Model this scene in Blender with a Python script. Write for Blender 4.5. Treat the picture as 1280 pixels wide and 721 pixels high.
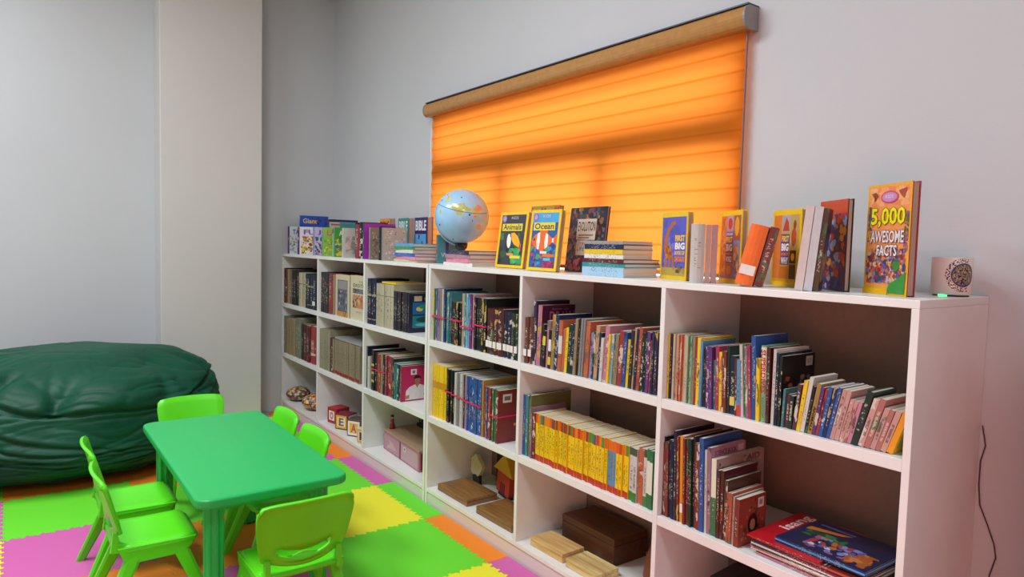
import bpy, bmesh, math, random
from mathutils import Vector, Matrix, noise
random.seed(7)
PI = math.pi
for o in list(bpy.data.objects):
    bpy.data.objects.remove(o)
COL = bpy.context.scene.collection
SC = bpy.context.scene

# ------------------------------------------------------------------ camera
CAM = dict(f=851.2068, yaw=0.934678, pit=0.0618254, rol=0.0260599, loc=(5.183114, -1.654352, 1.298115))
cd = bpy.data.cameras.new('camera'); cam = bpy.data.objects.new('camera', cd); COL.objects.link(cam)
cd.sensor_width = 36.0; cd.lens = CAM['f'] * 36.0 / 1280.0; cd.clip_start = 0.02
_y, _p, _r = CAM['yaw'], CAM['pit'], CAM['rol']
fwd = Vector((-math.sin(_y) * math.cos(_p), math.cos(_y) * math.cos(_p), -math.sin(_p)))
rt = Vector((math.cos(_y), math.sin(_y), 0)); up = rt.cross(fwd)
r2 = rt * math.cos(_r) + up * math.sin(_r); u2 = -rt * math.sin(_r) + up * math.cos(_r)
M = Matrix((r2, u2, -fwd)).transposed().to_4x4(); M.translation = Vector(CAM['loc'])
cam.matrix_world = M
SC.camera = cam

# ------------------------------------------------------------------ light, world, exposure
SC.view_settings.view_transform = 'Standard'; SC.view_settings.look = 'None'
SC.view_settings.exposure = 0.0; SC.view_settings.gamma = 1.0; SC.view_settings.use_curve_mapping = False
W = bpy.data.worlds.new('world'); SC.world = W; W.use_nodes = True
W.node_tree.nodes['Background'].inputs[0].default_value = (0.75, 0.86, 1.0, 1)
W.node_tree.nodes['Background'].inputs[1].default_value = 1.0

def area(name, loc, rot, sx, sy, power, color, spread=PI):
    l = bpy.data.lights.new(name, 'AREA'); l.shape = 'RECTANGLE'; l.size = sx; l.size_y = sy
    l.energy = power; l.color = color; l.spread = spread
    o = bpy.data.objects.new(name, l); COL.objects.link(o); o.location = loc; o.rotation_euler = rot
    return o
# ceiling panels of the room (above and behind the view)
area('ceiling_panel_light', (3.1, -1.75, 3.32), (0, 0, 0), 1.2, 0.6, 64, (0.88, 0.945, 1.0))
area('ceiling_panel_light', (5.9, -1.5, 3.32), (0, 0, 0), 1.2, 0.6, 34, (0.88, 0.945, 1.0))
area('ceiling_panel_light', (1.7, -2.6, 3.32), (0, 0, 0), 1.2, 0.6, 72, (0.92, 0.96, 1.0))
# daylight outside the window, shining on the back of the blind
area('daylight', (2.7, 1.5, 1.75), (-PI / 2, 0, 0), 3.6, 2.2, 70, (1.0, 0.96, 0.9))
# added low red fill without a visible source, tints the right end red
area('added_red_fill', (5.85, -2.6, 0.55), (PI / 2, 0, math.radians(22)), 1.2, 0.9, 13, (1.0, 0.26, 0.18), math.radians(130))

# ------------------------------------------------------------------ materials
def lin(c):
    if isinstance(c, str):
        c = c.lstrip('#'); c = [int(c[i:i + 2], 16) / 255 for i in (0, 2, 4)]
    return tuple((x / 12.92 if x <= 0.04045 else ((x + 0.055) / 1.055) ** 2.4) for x in c) + (1.0,)

class N:
    def __init__(s, name, rough=0.5, **kw):
        s.m = bpy.data.materials.new(name); s.m.use_nodes = True
        s.t = s.m.node_tree; s.b = s.t.nodes['Principled BSDF']
        s.b.inputs['Roughness'].default_value = rough
        for k, v in kw.items():
            s.b.inputs[k].default_value = v
    def n(s, t, **kw):
        x = s.t.nodes.new(t)
        for k, v in kw.items(): setattr(x, k, v)
        return x
    def l(s, a, b): s.t.links.new(a, b)
    def put(s, sock, v):
        if hasattr(v, 'links') or isinstance(v, bpy.types.NodeSocket): s.l(v, sock)
        else: sock.default_value = v
    def math(s, op, a, b=0.0, c=0.0):
        x = s.n('ShaderNodeMath', operation=op)
        s.put(x.inputs[0], a); s.put(x.inputs[1], b)
        s.put(x.inputs[2], c)
        return x.outputs[0]
    def mix(s, f, a, b):
        x = s.n('ShaderNodeMix', data_type='RGBA')
        s.put(x.inputs['Factor'], f); s.put(x.inputs['A'], a); s.put(x.inputs['B'], b)
        return x.outputs['Result']
    def uv(s):
        x = s.n('ShaderNodeSeparateXYZ'); s.l(s.n('ShaderNodeTexCoord').outputs['UV'], x.inputs[0]); return x.outputs
    def obj(s):
        x = s.n('ShaderNodeSeparateXYZ'); s.l(s.n('ShaderNodeTexCoord').outputs['Object'], x.inputs[0]); return x.outputs
    def comb(s, a, b, c):
        x = s.n('ShaderNodeCombineXYZ'); s.put(x.inputs[0], a); s.put(x.inputs[1], b); s.put(x.inputs[2], c); return x.outputs[0]
    def noise(s, vec, scale, detail=2.0):
        x = s.n('ShaderNodeTexNoise'); s.l(vec, x.inputs['Vector']); x.inputs['Scale'].default_value = scale
        x.inputs['Detail'].default_value = detail; return x.outputs
    def rnd(s): return s.math('FRACT', s.math('ADD', s.n('ShaderNodeObjectInfo').outputs['Random'], s.math('MULTIPLY', s.n('ShaderNodeNewGeometry').outputs['Random Per Island'], 3.7)))
    def ramp(s, f, stops, const=False):
        x = s.n('ShaderNodeValToRGB'); s.l(f, x.inputs[0]); cr = x.color_ramp
        if const: cr.interpolation = 'CONSTANT'
        while len(cr.elements) < len(stops): cr.elements.new(0.5)
        for e, (p, c) in zip(cr.elements, stops): e.position = p; e.color = c
        return x.outputs[0]
    def base(s, c): s.put(s.b.inputs['Base Color'], c); return s
    def bump(s, h, d=0.002, strength=0.5):
        x = s.n('ShaderNodeBump'); s.l(h, x.inputs['Height']); x.inputs['Distance'].default_value = d
        x.inputs['Strength'].default_value = strength; s.l(x.outputs[0], s.b.inputs['Normal'])

CACHE = {}
def flat(c, rough=0.5, name=None):
    k = ('flat', c, rough)
    if k not in CACHE:
        x = N(name or 'paint_' + str(c).strip('#'), rough)
        n = x.noise(x.n('ShaderNodeTexCoord').outputs['Object'], 60, 2)
        b = lin(c); d = tuple(v * 0.86 for v in b[:3]) + (1,)
        x.base(x.mix(n['Fac'], d, tuple(min(1, v * 1.08) for v in b[:3]) + (1,)))
        CACHE[k] = x.m
    return CACHE[k]

def wall_mat(name, c):
    x = N(name, 0.75); tc = x.n('ShaderNodeTexCoord').outputs['Object']
    n = x.noise(tc, 1.3, 4); b = lin(c)
    x.base(x.mix(n['Fac'], tuple(v * 0.93 for v in b[:3]) + (1,), tuple(min(1, v * 1.05) for v in b[:3]) + (1,)))
    n2 = x.noise(tc, 140, 3); x.bump(n2['Fac'], 0.001, 0.25)
    return x.m
M_WALL = wall_mat('wall_paint', '#c3c5c9')
M_COLUMN = wall_mat('column_paint', '#cecbc8')
M_CEIL = wall_mat('ceiling_paint', '#e4e4e2')

x = N('white_laminate', 0.32); tc = x.n('ShaderNodeTexCoord').outputs['Object']
n = x.noise(tc, 9, 3); x.base(x.mix(n['Fac'], lin('#dededb'), lin('#efefec'))); M_LAM = x.m
x = N('glossy_kick', 0.12); x.base(lin('#d9d4cc')); n = x.noise(x.n('ShaderNodeTexCoord').outputs['Object'], 25, 2)
x.bump(n['Fac'], 0.002, 0.08); M_KICK = x.m

def foam(c, name):
    x = N('foam_' + name, 0.62); tc = x.n('ShaderNodeTexCoord').outputs['Object']
    n = x.noise(tc, 420, 2); b = lin(c)
    x.base(x.mix(n['Fac'], tuple(v * 0.9 for v in b[:3]) + (1,), b)); x.bump(n['Fac'], 0.001, 0.5); return x.m
FOAM = {'G': foam('#6be02c', 'green'), 'Y': foam('#f2ec30', 'yellow'), 'O': foam('#f98a22', 'orange'), 'P': foam('#d765ae', 'pink'), 'R': foam('#d8482e', 'red')}
FOAMN = {'G': 'lime green', 'Y': 'yellow', 'O': 'orange', 'P': 'pink', 'R': 'red'}

def plastic(c, name, rough=0.33):
    x = N(name, rough); tc = x.n('ShaderNodeTexCoord').outputs['Object']
    n = x.noise(tc, 500, 1); x.bump(n['Fac'], 0.0006, 0.25); b = lin(c)
    n2 = x.noise(tc, 6, 2)
    x.base(x.mix(n2['Fac'], tuple(v * 0.93 for v in b[:3]) + (1,), b)); return x.m
M_CHAIR = plastic('#5fe01e', 'lime_plastic'); M_TABLE = plastic('#1eb45c', 'green_plastic', 0.38)

# --- book materials
PAL = {
 'black': '#1c1a1e', 'charcoal': '#33302f', 'rust': '#7d3b22', 'tan': '#a98e63', 'khaki': '#7c775a', 'cream': '#cbc2a0', 'dark green': '#153a2c',
 'navy': '#1b2348', 'plum black': '#251b2c', 'sage green': '#858a6f', 'maroon': '#5c1c20', 'red': '#b52525', 'beige': '#a39c7a', 'beige red': '#a0916f', 'brown': '#5e3b26',
 'white': '#e2e0d8', 'grey': '#9c9c9c', 'crimson': '#b01f3e', 'green': '#2f8b4a', 'teal': '#2a8f94', 'dark teal': '#1d5358', 'magenta': '#c2255c',
 'yellow': '#e8c41c', 'lilac': '#b68fc4', 'blue': '#2360b8', 'light blue': '#5aa4d6', 'purple': '#70308a', 'pink': '#e08aa6', 'dark red': '#5e1a22',
 'gold': '#b98e26', 'orange': '#dd6a28', 'olive': '#7c7b3c', 'lavender': '#9c96cc', 'light green': '#8fc89a', 'dark blue': '#16336f', 'dark purple': '#3a2350',
 'pale pink': '#e3a59b', 'salmon': '#cf776a', 'burnt orange': '#c5502a', 'mauve': '#a9788c', 'brick red': '#8d2b26', 'multicoloured': '#6c3040', 'peach': '#dca273', 'sky blue': '#79bfe8', 'pale blue': '#a3c8e2'}
DARKMARK = {'white', 'cream', 'beige', 'beige red', 'yellow', 'light blue', 'sky blue', 'pink', 'pale pink', 'tan', 'lilac', 'lavender', 'pale blue', 'light green', 'peach', 'gold', 'grey', 'orange'}
def dull(cn):
    b = lin(PAL[cn])
    if cn == 'yellow': return b
    b = b; g = .3 * b[0] + .6 * b[1] + .1 * b[2]
    return tuple((v * .82 + g * .18) * .74 for v in b[:3]) + (1,)
def spine_mat(cn, bands=(), randband=False, marks=0.56):
    k = ('spine', cn, tuple(bands), randband, marks)
    if k in CACHE: return CACHE[k]
    x = N('spine_' + cn.replace(' ', '_'), 0.42); uv = x.uv(); ob = x.obj(); r = x.rnd()
    b = dull(cn); c = x.mix(x.math('MULTIPLY', r, 0.5), b, tuple(v * 0.72 for v in b[:3]) + (1,))
    vec = x.comb(x.math('MULTIPLY', uv[0], 2.2), x.math('MULTIPLY', r, 37.0), x.math('MULTIPLY', ob[2], 210))
    nz = x.noise(vec, 1.0, 3)['Fac']
    f = x.math('GREATER_THAN', nz, marks)
    f = x.math('MULTIPLY', f, x.math('LESS_THAN', x.math('ABSOLUTE', x.math('SUBTRACT', uv[0], 0.5)), 0.24))
    f = x.math('MULTIPLY', f, x.math('LESS_THAN', x.math('ABSOLUTE', x.math('SUBTRACT', uv[1], x.math('MULTIPLY_ADD', r, 0.15, 0.42))), x.math('MULTIPLY_ADD', r, 0.12, 0.2)))
    if cn not in ('charcoal', 'cream', 'beige', 'beige red', 'sage green', 'tan', 'khaki', 'plum black', 'white', 'grey') and not bands and not randband:
        pn = x.noise(x.comb(x.math('MULTIPLY', uv[0], .6), x.math('MULTIPLY', r, 53.0), x.math('MULTIPLY', ob[2], 26)), 1.0, 3)['Fac']
        pc = x.ramp(x.math('FRACT', x.math('MULTIPLY', r, 11.7)), [(0, lin('#8f2f28')), (.2, lin('#c8a63a')), (.4, lin('#d8d2c2')), (.6, lin('#23384f')), (.75, lin('#2f6a46')), (.88, lin('#1d1a1e'))], True)
        c = x.mix(x.math('MULTIPLY', x.math('GREATER_THAN', pn, .58), .7), c, pc)
    mc = lin('#3a2420') if cn in DARKMARK else lin('#cfc9b4')
    c = x.mix(x.math('MULTIPLY', f, 0.62), c, mc)
    if randband:
        bc = x.ramp(x.math('FRACT', x.math('MULTIPLY', r, 7.3)), [(0, lin('#d9561f')), (.25, lin('#8c3a2c')), (.42, lin('#4f8a35')), (.55, lin('#e07a1c')), (.72, lin('#5d5566')), (.82, lin('#c23a22'))], True)
        c = x.mix(x.math('GREATER_THAN', uv[1], 0.80), c, bc)
        c = x.mix(x.math('LESS_THAN', uv[1], 0.13), c, lin('#b53426'))
    for v0, v1, bc in bands:
        f = x.math('MULTIPLY', x.math('GREATER_THAN', uv[1], v0), x.math('LESS_THAN', uv[1], v1))
        c = x.mix(f, c, lin(bc))
    x.base(c); CACHE[k] = x.m; return x.m
ACC = ['#d8b020', '#c5382c', '#2f8b4a', '#2a6fbf', '#e3e0d2', '#7a3c9a', '#e27a25', '#1f2430']
def art_mat(cn, seed=0, amount=0.5, rough=0.35, scale=26):
    k = ('art', cn, seed % 5, amount, scale)
    if k in CACHE: return CACHE[k]
    rr = random.Random(seed % 5 + 11)
    x = N('cover_' + cn.replace(' ', '_'), rough); ob = x.obj(); r = x.rnd(); uv = x.uv()
    vec = x.comb(x.math('MULTIPLY', r, 9), ob[1], ob[2])
    vor = x.n('ShaderNodeTexVoronoi'); x.l(vec, vor.inputs['Vector']); vor.inputs['Scale'].default_value = scale
    nz = x.noise(vec, scale * 0.7, 4)['Fac']
    cols = rr.sample(ACC, 4)
    sp = x.n('ShaderNodeSeparateColor'); x.l(vor.outputs['Color'], sp.inputs[0])
    pc = x.ramp(x.math('ADD', x.math('MULTIPLY', nz, 0.6), x.math('MULTIPLY', sp.outputs[0], 0.5)), [(0.0, dull(cn)), (.42, lin(cols[0])), (.52, dull(cn)), (.62, lin(cols[1])), (.72, lin(cols[2])), (.85, lin(cols[3]))])
    inside = x.math('MULTIPLY', x.math('LESS_THAN', x.math('ABSOLUTE', x.math('SUBTRACT', uv[1], 0.42)), 0.30), x.math('LESS_THAN', x.math('ABSOLUTE', x.math('SUBTRACT', uv[0], 0.5)), 0.40))
    c = x.mix(x.math('MULTIPLY', inside, amount), dull(cn), pc)
    x.base(c); CACHE[k] = x.m; return x.m
x = N('paper_pages', 0.7); ob = x.obj()
nn = x.noise(x.comb(x.math('MULTIPLY', ob[0], 900), x.math('MULTIPLY', ob[1], 6), x.math('MULTIPLY', ob[2], 6)), 1.0, 2)['Fac']
x.base(x.mix(nn, lin('#b9b09c'), lin('#efe9dc'))); M_PAGE = x.m
x = N('paper_pages_flat', 0.7); ob = x.obj()
nn = x.noise(x.comb(x.math('MULTIPLY', ob[0], 6), x.math('MULTIPLY', ob[1], 6), x.math('MULTIPLY', ob[2], 900)), 1.0, 2)['Fac']
x.base(x.mix(nn, lin('#b9b09c'), lin('#efe9dc'))); M_PAGEF = x.m

# ------------------------------------------------------------------ helpers
def link(name, me, mats=(), parent=None, loc=None):
    o = bpy.data.objects.new(name, me); COL.objects.link(o)
    for m in mats: me.materials.append(m)
    if parent: o.parent = parent
    if loc is not None: o.location = loc
    return o
def tag(o, label=None, cat=None, group=None, kind=None):
    if label: o['label'] = label
    if cat: o['category'] = cat
    if group: o['group'] = group
    if kind: o['kind'] = kind
    return o
def empty(name, loc=(0, 0, 0), rot=(0, 0, 0)):
    o = bpy.data.objects.new(name, None); COL.objects.link(o); o.location = loc; o.rotation_euler = rot
    o.empty_display_size = 0.05; return o
class B:
    """collects shapes in one bmesh"""
    def __init__(s): s.bm = bmesh.new()
    def box(s, a, b, mi=0, bev=0, seg=2):
        g = bmesh.new(); r = bmesh.ops.create_cube(g, size=1)
        for v in g.verts: v.co = Vector(((a[i] + b[i]) / 2 + v.co[i] * (b[i] - a[i]) for i in range(3)))
        if bev: bmesh.ops.bevel(g, geom=list(g.edges), offset=bev, segments=seg, affect='EDGES', profile=0.5)
        for f in g.faces: f.material_index = mi
        s.add(g); return s
    def add(s, g, mat=None):
        if mat is not None: g.transform(mat)
        me = bpy.data.meshes.new('t'); g.to_mesh(me); g.free(); s.bm.from_mesh(me); bpy.data.meshes.remove(me)
    def prism(s, pts, z0, z1, mi=0, axis='z', bev=0):
        """pts 2D polygon; extruded along axis"""
        g = bmesh.new()
        def P(p, z): return {'z': (p[0], p[1], z), 'y': (p[0], z, p[1]), 'x': (z, p[0], p[1])}[axis]
        a = [g.verts.new(P(p, z0)) for p in pts]; b = [g.verts.new(P(p, z1)) for p in pts]
        g.faces.new(a[::-1]); g.faces.new(b); n = len(pts)
        for i in range(n): g.faces.new((a[i], a[(i + 1) % n], b[(i + 1) % n], b[i]))
        bmesh.ops.recalc_face_normals(g, faces=g.faces)
        if bev: bmesh.ops.bevel(g, geom=[e for e in g.edges if abs((e.verts[0].co - e.verts[1].co)['xyz'.index(axis)]) < 1e-6], offset=bev, segments=3, affect='EDGES', profile=0.5)
        for f in g.faces: f.material_index = mi
        s.add(g); return s
    def tube(s, path, r, mi=0, n=10, caps=True):
        g = bmesh.new(); rings = []
        path = [Vector(p) for p in path]; rs = r if isinstance(r, (list, tuple)) else [r] * len(path)
        ref = Vector((0, 0, 1))
        for i, p in enumerate(path):
            d = (path[min(i + 1, len(path) - 1)] - path[max(i - 1, 0)]).normalized()
            if abs(d.dot(ref)) > 0.95: ref = Vector((1, 0, 0))
            u = d.cross(ref).normalized(); v = d.cross(u)
            rings.append([g.verts.new(p + (u * math.cos(2 * PI * k / n) + v * math.sin(2 * PI * k / n)) * rs[i]) for k in range(n)])
        for a, b in zip(rings, rings[1:]):
            for k in range(n): g.faces.new((a[k], a[(k + 1) % n], b[(k + 1) % n], b[k]))
        if caps: g.faces.new(rings[0][::-1]); g.faces.new(rings[-1])
        bmesh.ops.recalc_face_normals(g, faces=g.faces)
        for f in g.faces: f.material_index = mi; f.smooth = True
        s.add(g); return s
    def lathe(s, prof, mi=0, n=40, mat=None, smooth=True):
        g = bmesh.new(); rings = []
        for r, z in prof:
            rings.append([g.verts.new((r * math.cos(2 * PI * k / n), r * math.sin(2 * PI * k / n), z)) for k in range(n)])
        for a, b in zip(rings, rings[1:]):
            for k in range(n): g.faces.new((a[k], a[(k + 1) % n], b[(k + 1) % n], b[k]))
        g.faces.new(rings[0][::-1]); g.faces.new(rings[-1])
        bmesh.ops.remove_doubles(g, verts=g.verts, dist=1e-6)
        bmesh.ops.recalc_face_normals(g, faces=g.faces)
        for f in g.faces: f.material_index = mi; f.smooth = smooth
        s.add(g, mat); return s
    def out(s, name, mats, parent=None, loc=None, smooth=False):
        me = bpy.data.meshes.new(name); s.bm.to_mesh(me); s.bm.free()
        if smooth:
            for p in me.polygons: p.use_smooth = True
        return link(name, me, mats, parent, loc)
def struct(o): o['kind'] = 'structure'; return o

FONT_CACHE = {}
def text_geo(txt, bold=0.0):
    if (txt, bold) in FONT_CACHE: return FONT_CACHE[(txt, bold)]
    c = bpy.data.curves.new('t', 'FONT'); c.body = txt; c.size = 1.0; c.offset = bold; c.resolution_u = 2
    o = bpy.data.objects.new('t', c); COL.objects.link(o)
    bpy.context.view_layer.update()
    me = bpy.data.meshes.new_from_object(o.evaluated_get(bpy.context.evaluated_depsgraph_get()))
    vs = [(v.co.x, v.co.y) for v in me.vertices]; fs = [tuple(p.vertices) for p in me.polygons]
    bpy.data.objects.remove(o); bpy.data.curves.remove(c); bpy.data.meshes.remove(me)
    x0 = min(v[0] for v in vs); x1 = max(v[0] for v in vs); y0 = min(v[1] for v in vs); y1 = max(v[1] for v in vs)
    r = ([((a - x0) / (x1 - x0), (b - y0) / (y1 - y0)) for a, b in vs], fs)
    FONT_CACHE[(txt, bold)] = r; return r
class Art:
    """printed decoration on a plane: origin O, axes U (right) and V (up), normal NN; sizes W x H metres, inputs 0..1"""
    def __init__(s, O, U, V, W, H):
        s.O = Vector(O); s.U = Vector(U); s.V = Vector(V); s.N = s.U.cross(s.V).normalized(); s.W = W; s.H = H
        s.bm = bmesh.new(); s.mats = []; s.lv = 0
    def mi(s, c):
        if c not in s.mats: s.mats.append(c)
        return s.mats.index(c)
    def P(s, u, v, k): return s.O + s.U * (u * s.W) + s.V * (v * s.H) + s.N * (0.0003 + 0.00004 * k)
    def poly(s, pts, c, rough=None):
        s.lv += 1; vs = [s.bm.verts.new(s.P(u, v, s.lv)) for u, v in pts]
        f = s.bm.faces.new(vs); f.normal_update()
        if f.normal.dot(s.N) < 0: f.normal_flip()
        f.material_index = s.mi(c); return s
    def rect(s, u0, v0, u1, v1, c): return s.poly([(u0, v0), (u1, v0), (u1, v1), (u0, v1)], c)
    def ell(s, u, v, ru, rv, c, n=20, rot=0):
        return s.poly([(u + ru * math.cos(2 * PI * k / n) * math.cos(rot) - rv * math.sin(2 * PI * k / n) * math.sin(rot), v + ru * math.cos(2 * PI * k / n) * math.sin(rot) + rv * math.sin(2 * PI * k / n) * math.cos(rot)) for k in range(n)], c)
    def blobs(s, n, u0, v0, u1, v1, cols, r=0.05, seed=1):
        q = random.Random(seed); r *= .72; n = int(n * 1.7)
        for i in range(n):
            a = q.uniform(u0, u1); b = q.uniform(v0, v1); k = q.randint(4, 8); ph = q.random() * 6; rr = r * q.uniform(.5, 1.3)
            s.poly([(min(u1, max(u0, a + rr * q.uniform(.6, 1.2) * math.cos(ph + 2 * PI * j / k))), min(v1, max(v0, b + rr * s.W / s.H * q.uniform(.6, 1.2) * math.sin(ph + 2 * PI * j / k)))) for j in range(k)], q.choice(cols)); s.lv -= .9
        return s
    def text(s, t, u0, v0, u1, v1, c, bold=0.0, rot90=False):
        s.lv += 1; vs, fs = text_geo(t, bold)
        if rot90 == 'up': V = [s.bm.verts.new(s.P(u1 - (u1 - u0) * b, v0 + (v1 - v0) * a, s.lv)) for a, b in vs]
        elif rot90: V = [s.bm.verts.new(s.P(u0 + (u1 - u0) * b, v1 - (v1 - v0) * a, s.lv)) for a, b in vs]
        else: V = [s.bm.verts.new(s.P(u0 + (u1 - u0) * a, v0 + (v1 - v0) * b, s.lv)) for a, b in vs]
        k = s.mi(c)
        for f in fs:
            try: g = s.bm.faces.new([V[i] for i in f])
            except ValueError: continue
            g.normal_update()
            if g.normal.dot(s.N) < 0: g.normal_flip()
            g.material_index = k
        return s
    def out(s, name, parent):
        me = bpy.data.meshes.new(name); s.bm.to_mesh(me); s.bm.free()
        return link(name, me, [flat(c, 0.35) for c in s.mats], parent)

# ------------------------------------------------------------------ room
X0, X1, Y0, Y1, Z1 = -0.004, 7.2, -5.0, 0.402, 3.36
struct(B().box((X0 - .1, Y0 - .1, -.1), (X1 + .1, Y1 + .25, 0)).out('floor', [flat('#b9b4aa', .5)]))
struct(B().box((X0 - .1, Y0 - .1, Z1), (X1 + .1, Y1 + .25, Z1 + .1)).out('ceiling', [M_CEIL]))
struct(B().box((X0 - .1, Y0 - .1, 0), (X0, Y1 + .2, Z1)).out('wall_left', [M_WALL]))
struct(B().box((X1, Y0 - .1, 0), (X1 + .1, Y1 + .2, Z1)).out('wall_right', [M_WALL]))
struct(B().box((X0, Y0 - .1, 0), (X1, Y0, Z1)).out('wall_front', [M_WALL]))
WX0, WX1, WZ0, WZ1 = 1.612, 3.705, 0.95, 2.035
struct(B().box((X0, Y1, 0), (WX0, Y1 + .2, Z1)).box((WX1, Y1, 0), (X1, Y1 + .2, Z1)).box((WX0, Y1, 0), (WX1, Y1 + .2, WZ0)).box((WX0, Y1, WZ1), (WX1, Y1 + .2, Z1)).out('wall_back', [M_WALL]))
struct(B().box((X0, -.855, 0), (.2, -.205, Z1), bev=.006).out('trim_1', [M_COLUMN]))
# window behind the blind
wf = B(); ya, yb = Y1 + .055, Y1 + .095
for a, b in (((WX0, ya, WZ0), (WX0 + .022, yb, WZ1)), ((WX1 - .022, ya, WZ0), (WX1, yb, WZ1)), ((WX0, ya, WZ0), (WX1, yb, WZ0 + .045)), ((WX0, ya, WZ1 - .045), (WX1, yb, WZ1)),
             ((WX0 + .02, ya - .03, 1.675), (WX1 - .02, yb, 1.785)), ((2.275, ya - .02, WZ0 + .04), (2.335, yb, 1.68)), ((3.01, ya - .02, WZ0 + .04), (3.075, yb, 1.68))):
    wf.box(a, b, bev=.004)
w1 = struct(wf.out('window_1', [flat('#5b5f63', .4)]))
x = N('window_glass', 0.02); x.b.inputs['Transmission Weight'].default_value = 1.0; x.b.inputs['IOR'].default_value = 1.01; x.base((.95, .97, 1, 1))
struct(B().box((WX0 + .02, ya + .018, WZ0 + .04), (WX1 - .02, ya + .022, WZ1 - .04)).out('pane', [x.m], parent=w1))

# ------------------------------------------------------------------ roller blind
bl = empty('roller_blind', (2.672, .36, 1.2))
tag(bl, 'orange translucent fabric roller blind with a wooden tone cassette across the window', 'blind')
def rel(o, root): o.location = Vector(o.location) - Vector(root.location); o.parent = root; return o
x = N('orange_fabric', 0.6); ob = x.obj()
pitch = 0.0665
fz = x.math('FRACT', x.math('DIVIDE', x.math('SUBTRACT', ob[2], 1.2 + 0.02), pitch))
line = x.math('SUBTRACT', 1.0, x.math('MULTIPLY', x.math('ABSOLUTE', x.math('SUBTRACT', fz, 0.5)), 9.0))
line = x.math('MAXIMUM', line, 0.0)
weave = x.noise(x.comb(x.math('MULTIPLY', ob[0], 30), 0.0, x.math('MULTIPLY', ob[2], 400)), 1.0, 2)['Fac']
ctr = x.mix(x.math('MULTIPLY', line, 0.85), (1.0, 0.285, 0.045, 1), (0.74, 0.13, 0.006, 1))
ctr = x.mix(x.math('MULTIPLY', weave, 0.12), ctr, (0.8, 0.25, 0.02, 1))
tr = x.n('ShaderNodeBsdfTranslucent'); x.l(ctr, tr.inputs[0])
df = x.n('ShaderNodeBsdfDiffuse'); df.inputs[0].default_value = lin('#f08a28')
mx = x.n('ShaderNodeMixShader'); mx.inputs[0].default_value = 0.72; x.l(df.outputs[0], mx.inputs[1]); x.l(tr.outputs[0], mx.inputs[2])
x.l(mx.outputs[0], x.n('ShaderNodeOutputMaterial').inputs[0]); x.t.nodes.active = mx
for nd in x.t.nodes:
    if nd.type == 'OUTPUT_MATERIAL': nd.is_active_output = bool(nd.inputs[0].links and nd.inputs[0].links[0].from_node == mx)
M_BLIND = x.m
FX0, FX1, FZ0, FZ1 = 1.605, 3.742, 1.222, 2.06
g = bmesh.new(); nx, nz = 24, int((FZ1 - FZ0) / pitch * 8)
grid = []
for j in range(nz + 1):
    z = FZ0 + (FZ1 - FZ0) * j / nz; fr = ((z - 1.22) / pitch) % 1.0
    yy = .374 + .003 * math.cos(2 * PI * fr)
    grid.append([g.verts.new((FX0 + (FX1 - FX0) * i / nx, yy, z)) for i in range(nx + 1)])
for j in range(nz):
    for i in range(nx): g.faces.new((grid[j][i], grid[j][i + 1], grid[j + 1][i + 1], grid[j + 1][i])).smooth = True
bmesh.ops.recalc_face_normals(g, faces=g.faces); b = B(); b.add(g)
fab = b.out('fabric', [M_BLIND]); rel(fab, bl)
CX0, CX1 = 1.578, 3.768
x = N('cassette_wood_tone', 0.14); n = x.noise(x.n('ShaderNodeTexCoord').outputs['Object'], 40, 2); x.base(x.mix(n['Fac'], lin('#a0733f'), lin('#bb8b52'))); M_CAS = x.m
prof = [(.398, 2.124), (.345, 2.124)] + [(.345 - .025 * math.sin(a), 2.084 + .037 * math.cos(a)) for a in [PI * k / 10 for k in range(1, 10)]] + [(.345, 2.046), (.398, 2.046)]
c = B().prism(prof, CX0 + .008, CX1 - .008, axis='x').out('cassette', [M_CAS]); rel(c, bl)
c = B().box((CX0, .335, 2.1245), (CX1, .399, 2.1295)).out('mounting_rail', [flat('#3d3a46', .4)]); rel(c, bl)
for xa in (CX0, CX1 - .008):
    c = B().prism([(p[0] - .002 if p[0] < .39 else p[0], p[1]) for p in prof], xa, xa + .008, axis='x').out('end_cap', [flat('#8b8480', .4)]); rel(c, bl)
c = B().box((FX0, .362, 1.206), (FX1, .380, 1.222), bev=.004).out('bottom_rail', [flat('#c9813c', .4)]); rel(c, bl)
b = B()
for k in range(60): b.lathe([(.0, -.003), (.003, 0), (.0, .003)], n=8, mat=Matrix.Translation((1.594, .37, 1.24 + k * .0135)) @ Matrix.Scale(1.6, 4, (0, 0, 1)))
b.tube([(1.594, .37, 1.235), (1.594, .37, 2.05)], .0014, n=6)
c = b.out('light_leak_beads', [flat('#f2ece6', .4)]); rel(c, bl)  # white beads stand for light leaking past the blind's scalloped edge
c = B().box((3.7445, .368, 1.225), (3.7475, .376, 2.046)).out('side_cord', [flat('#8a6a68', .5)]); rel(c, bl)

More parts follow.
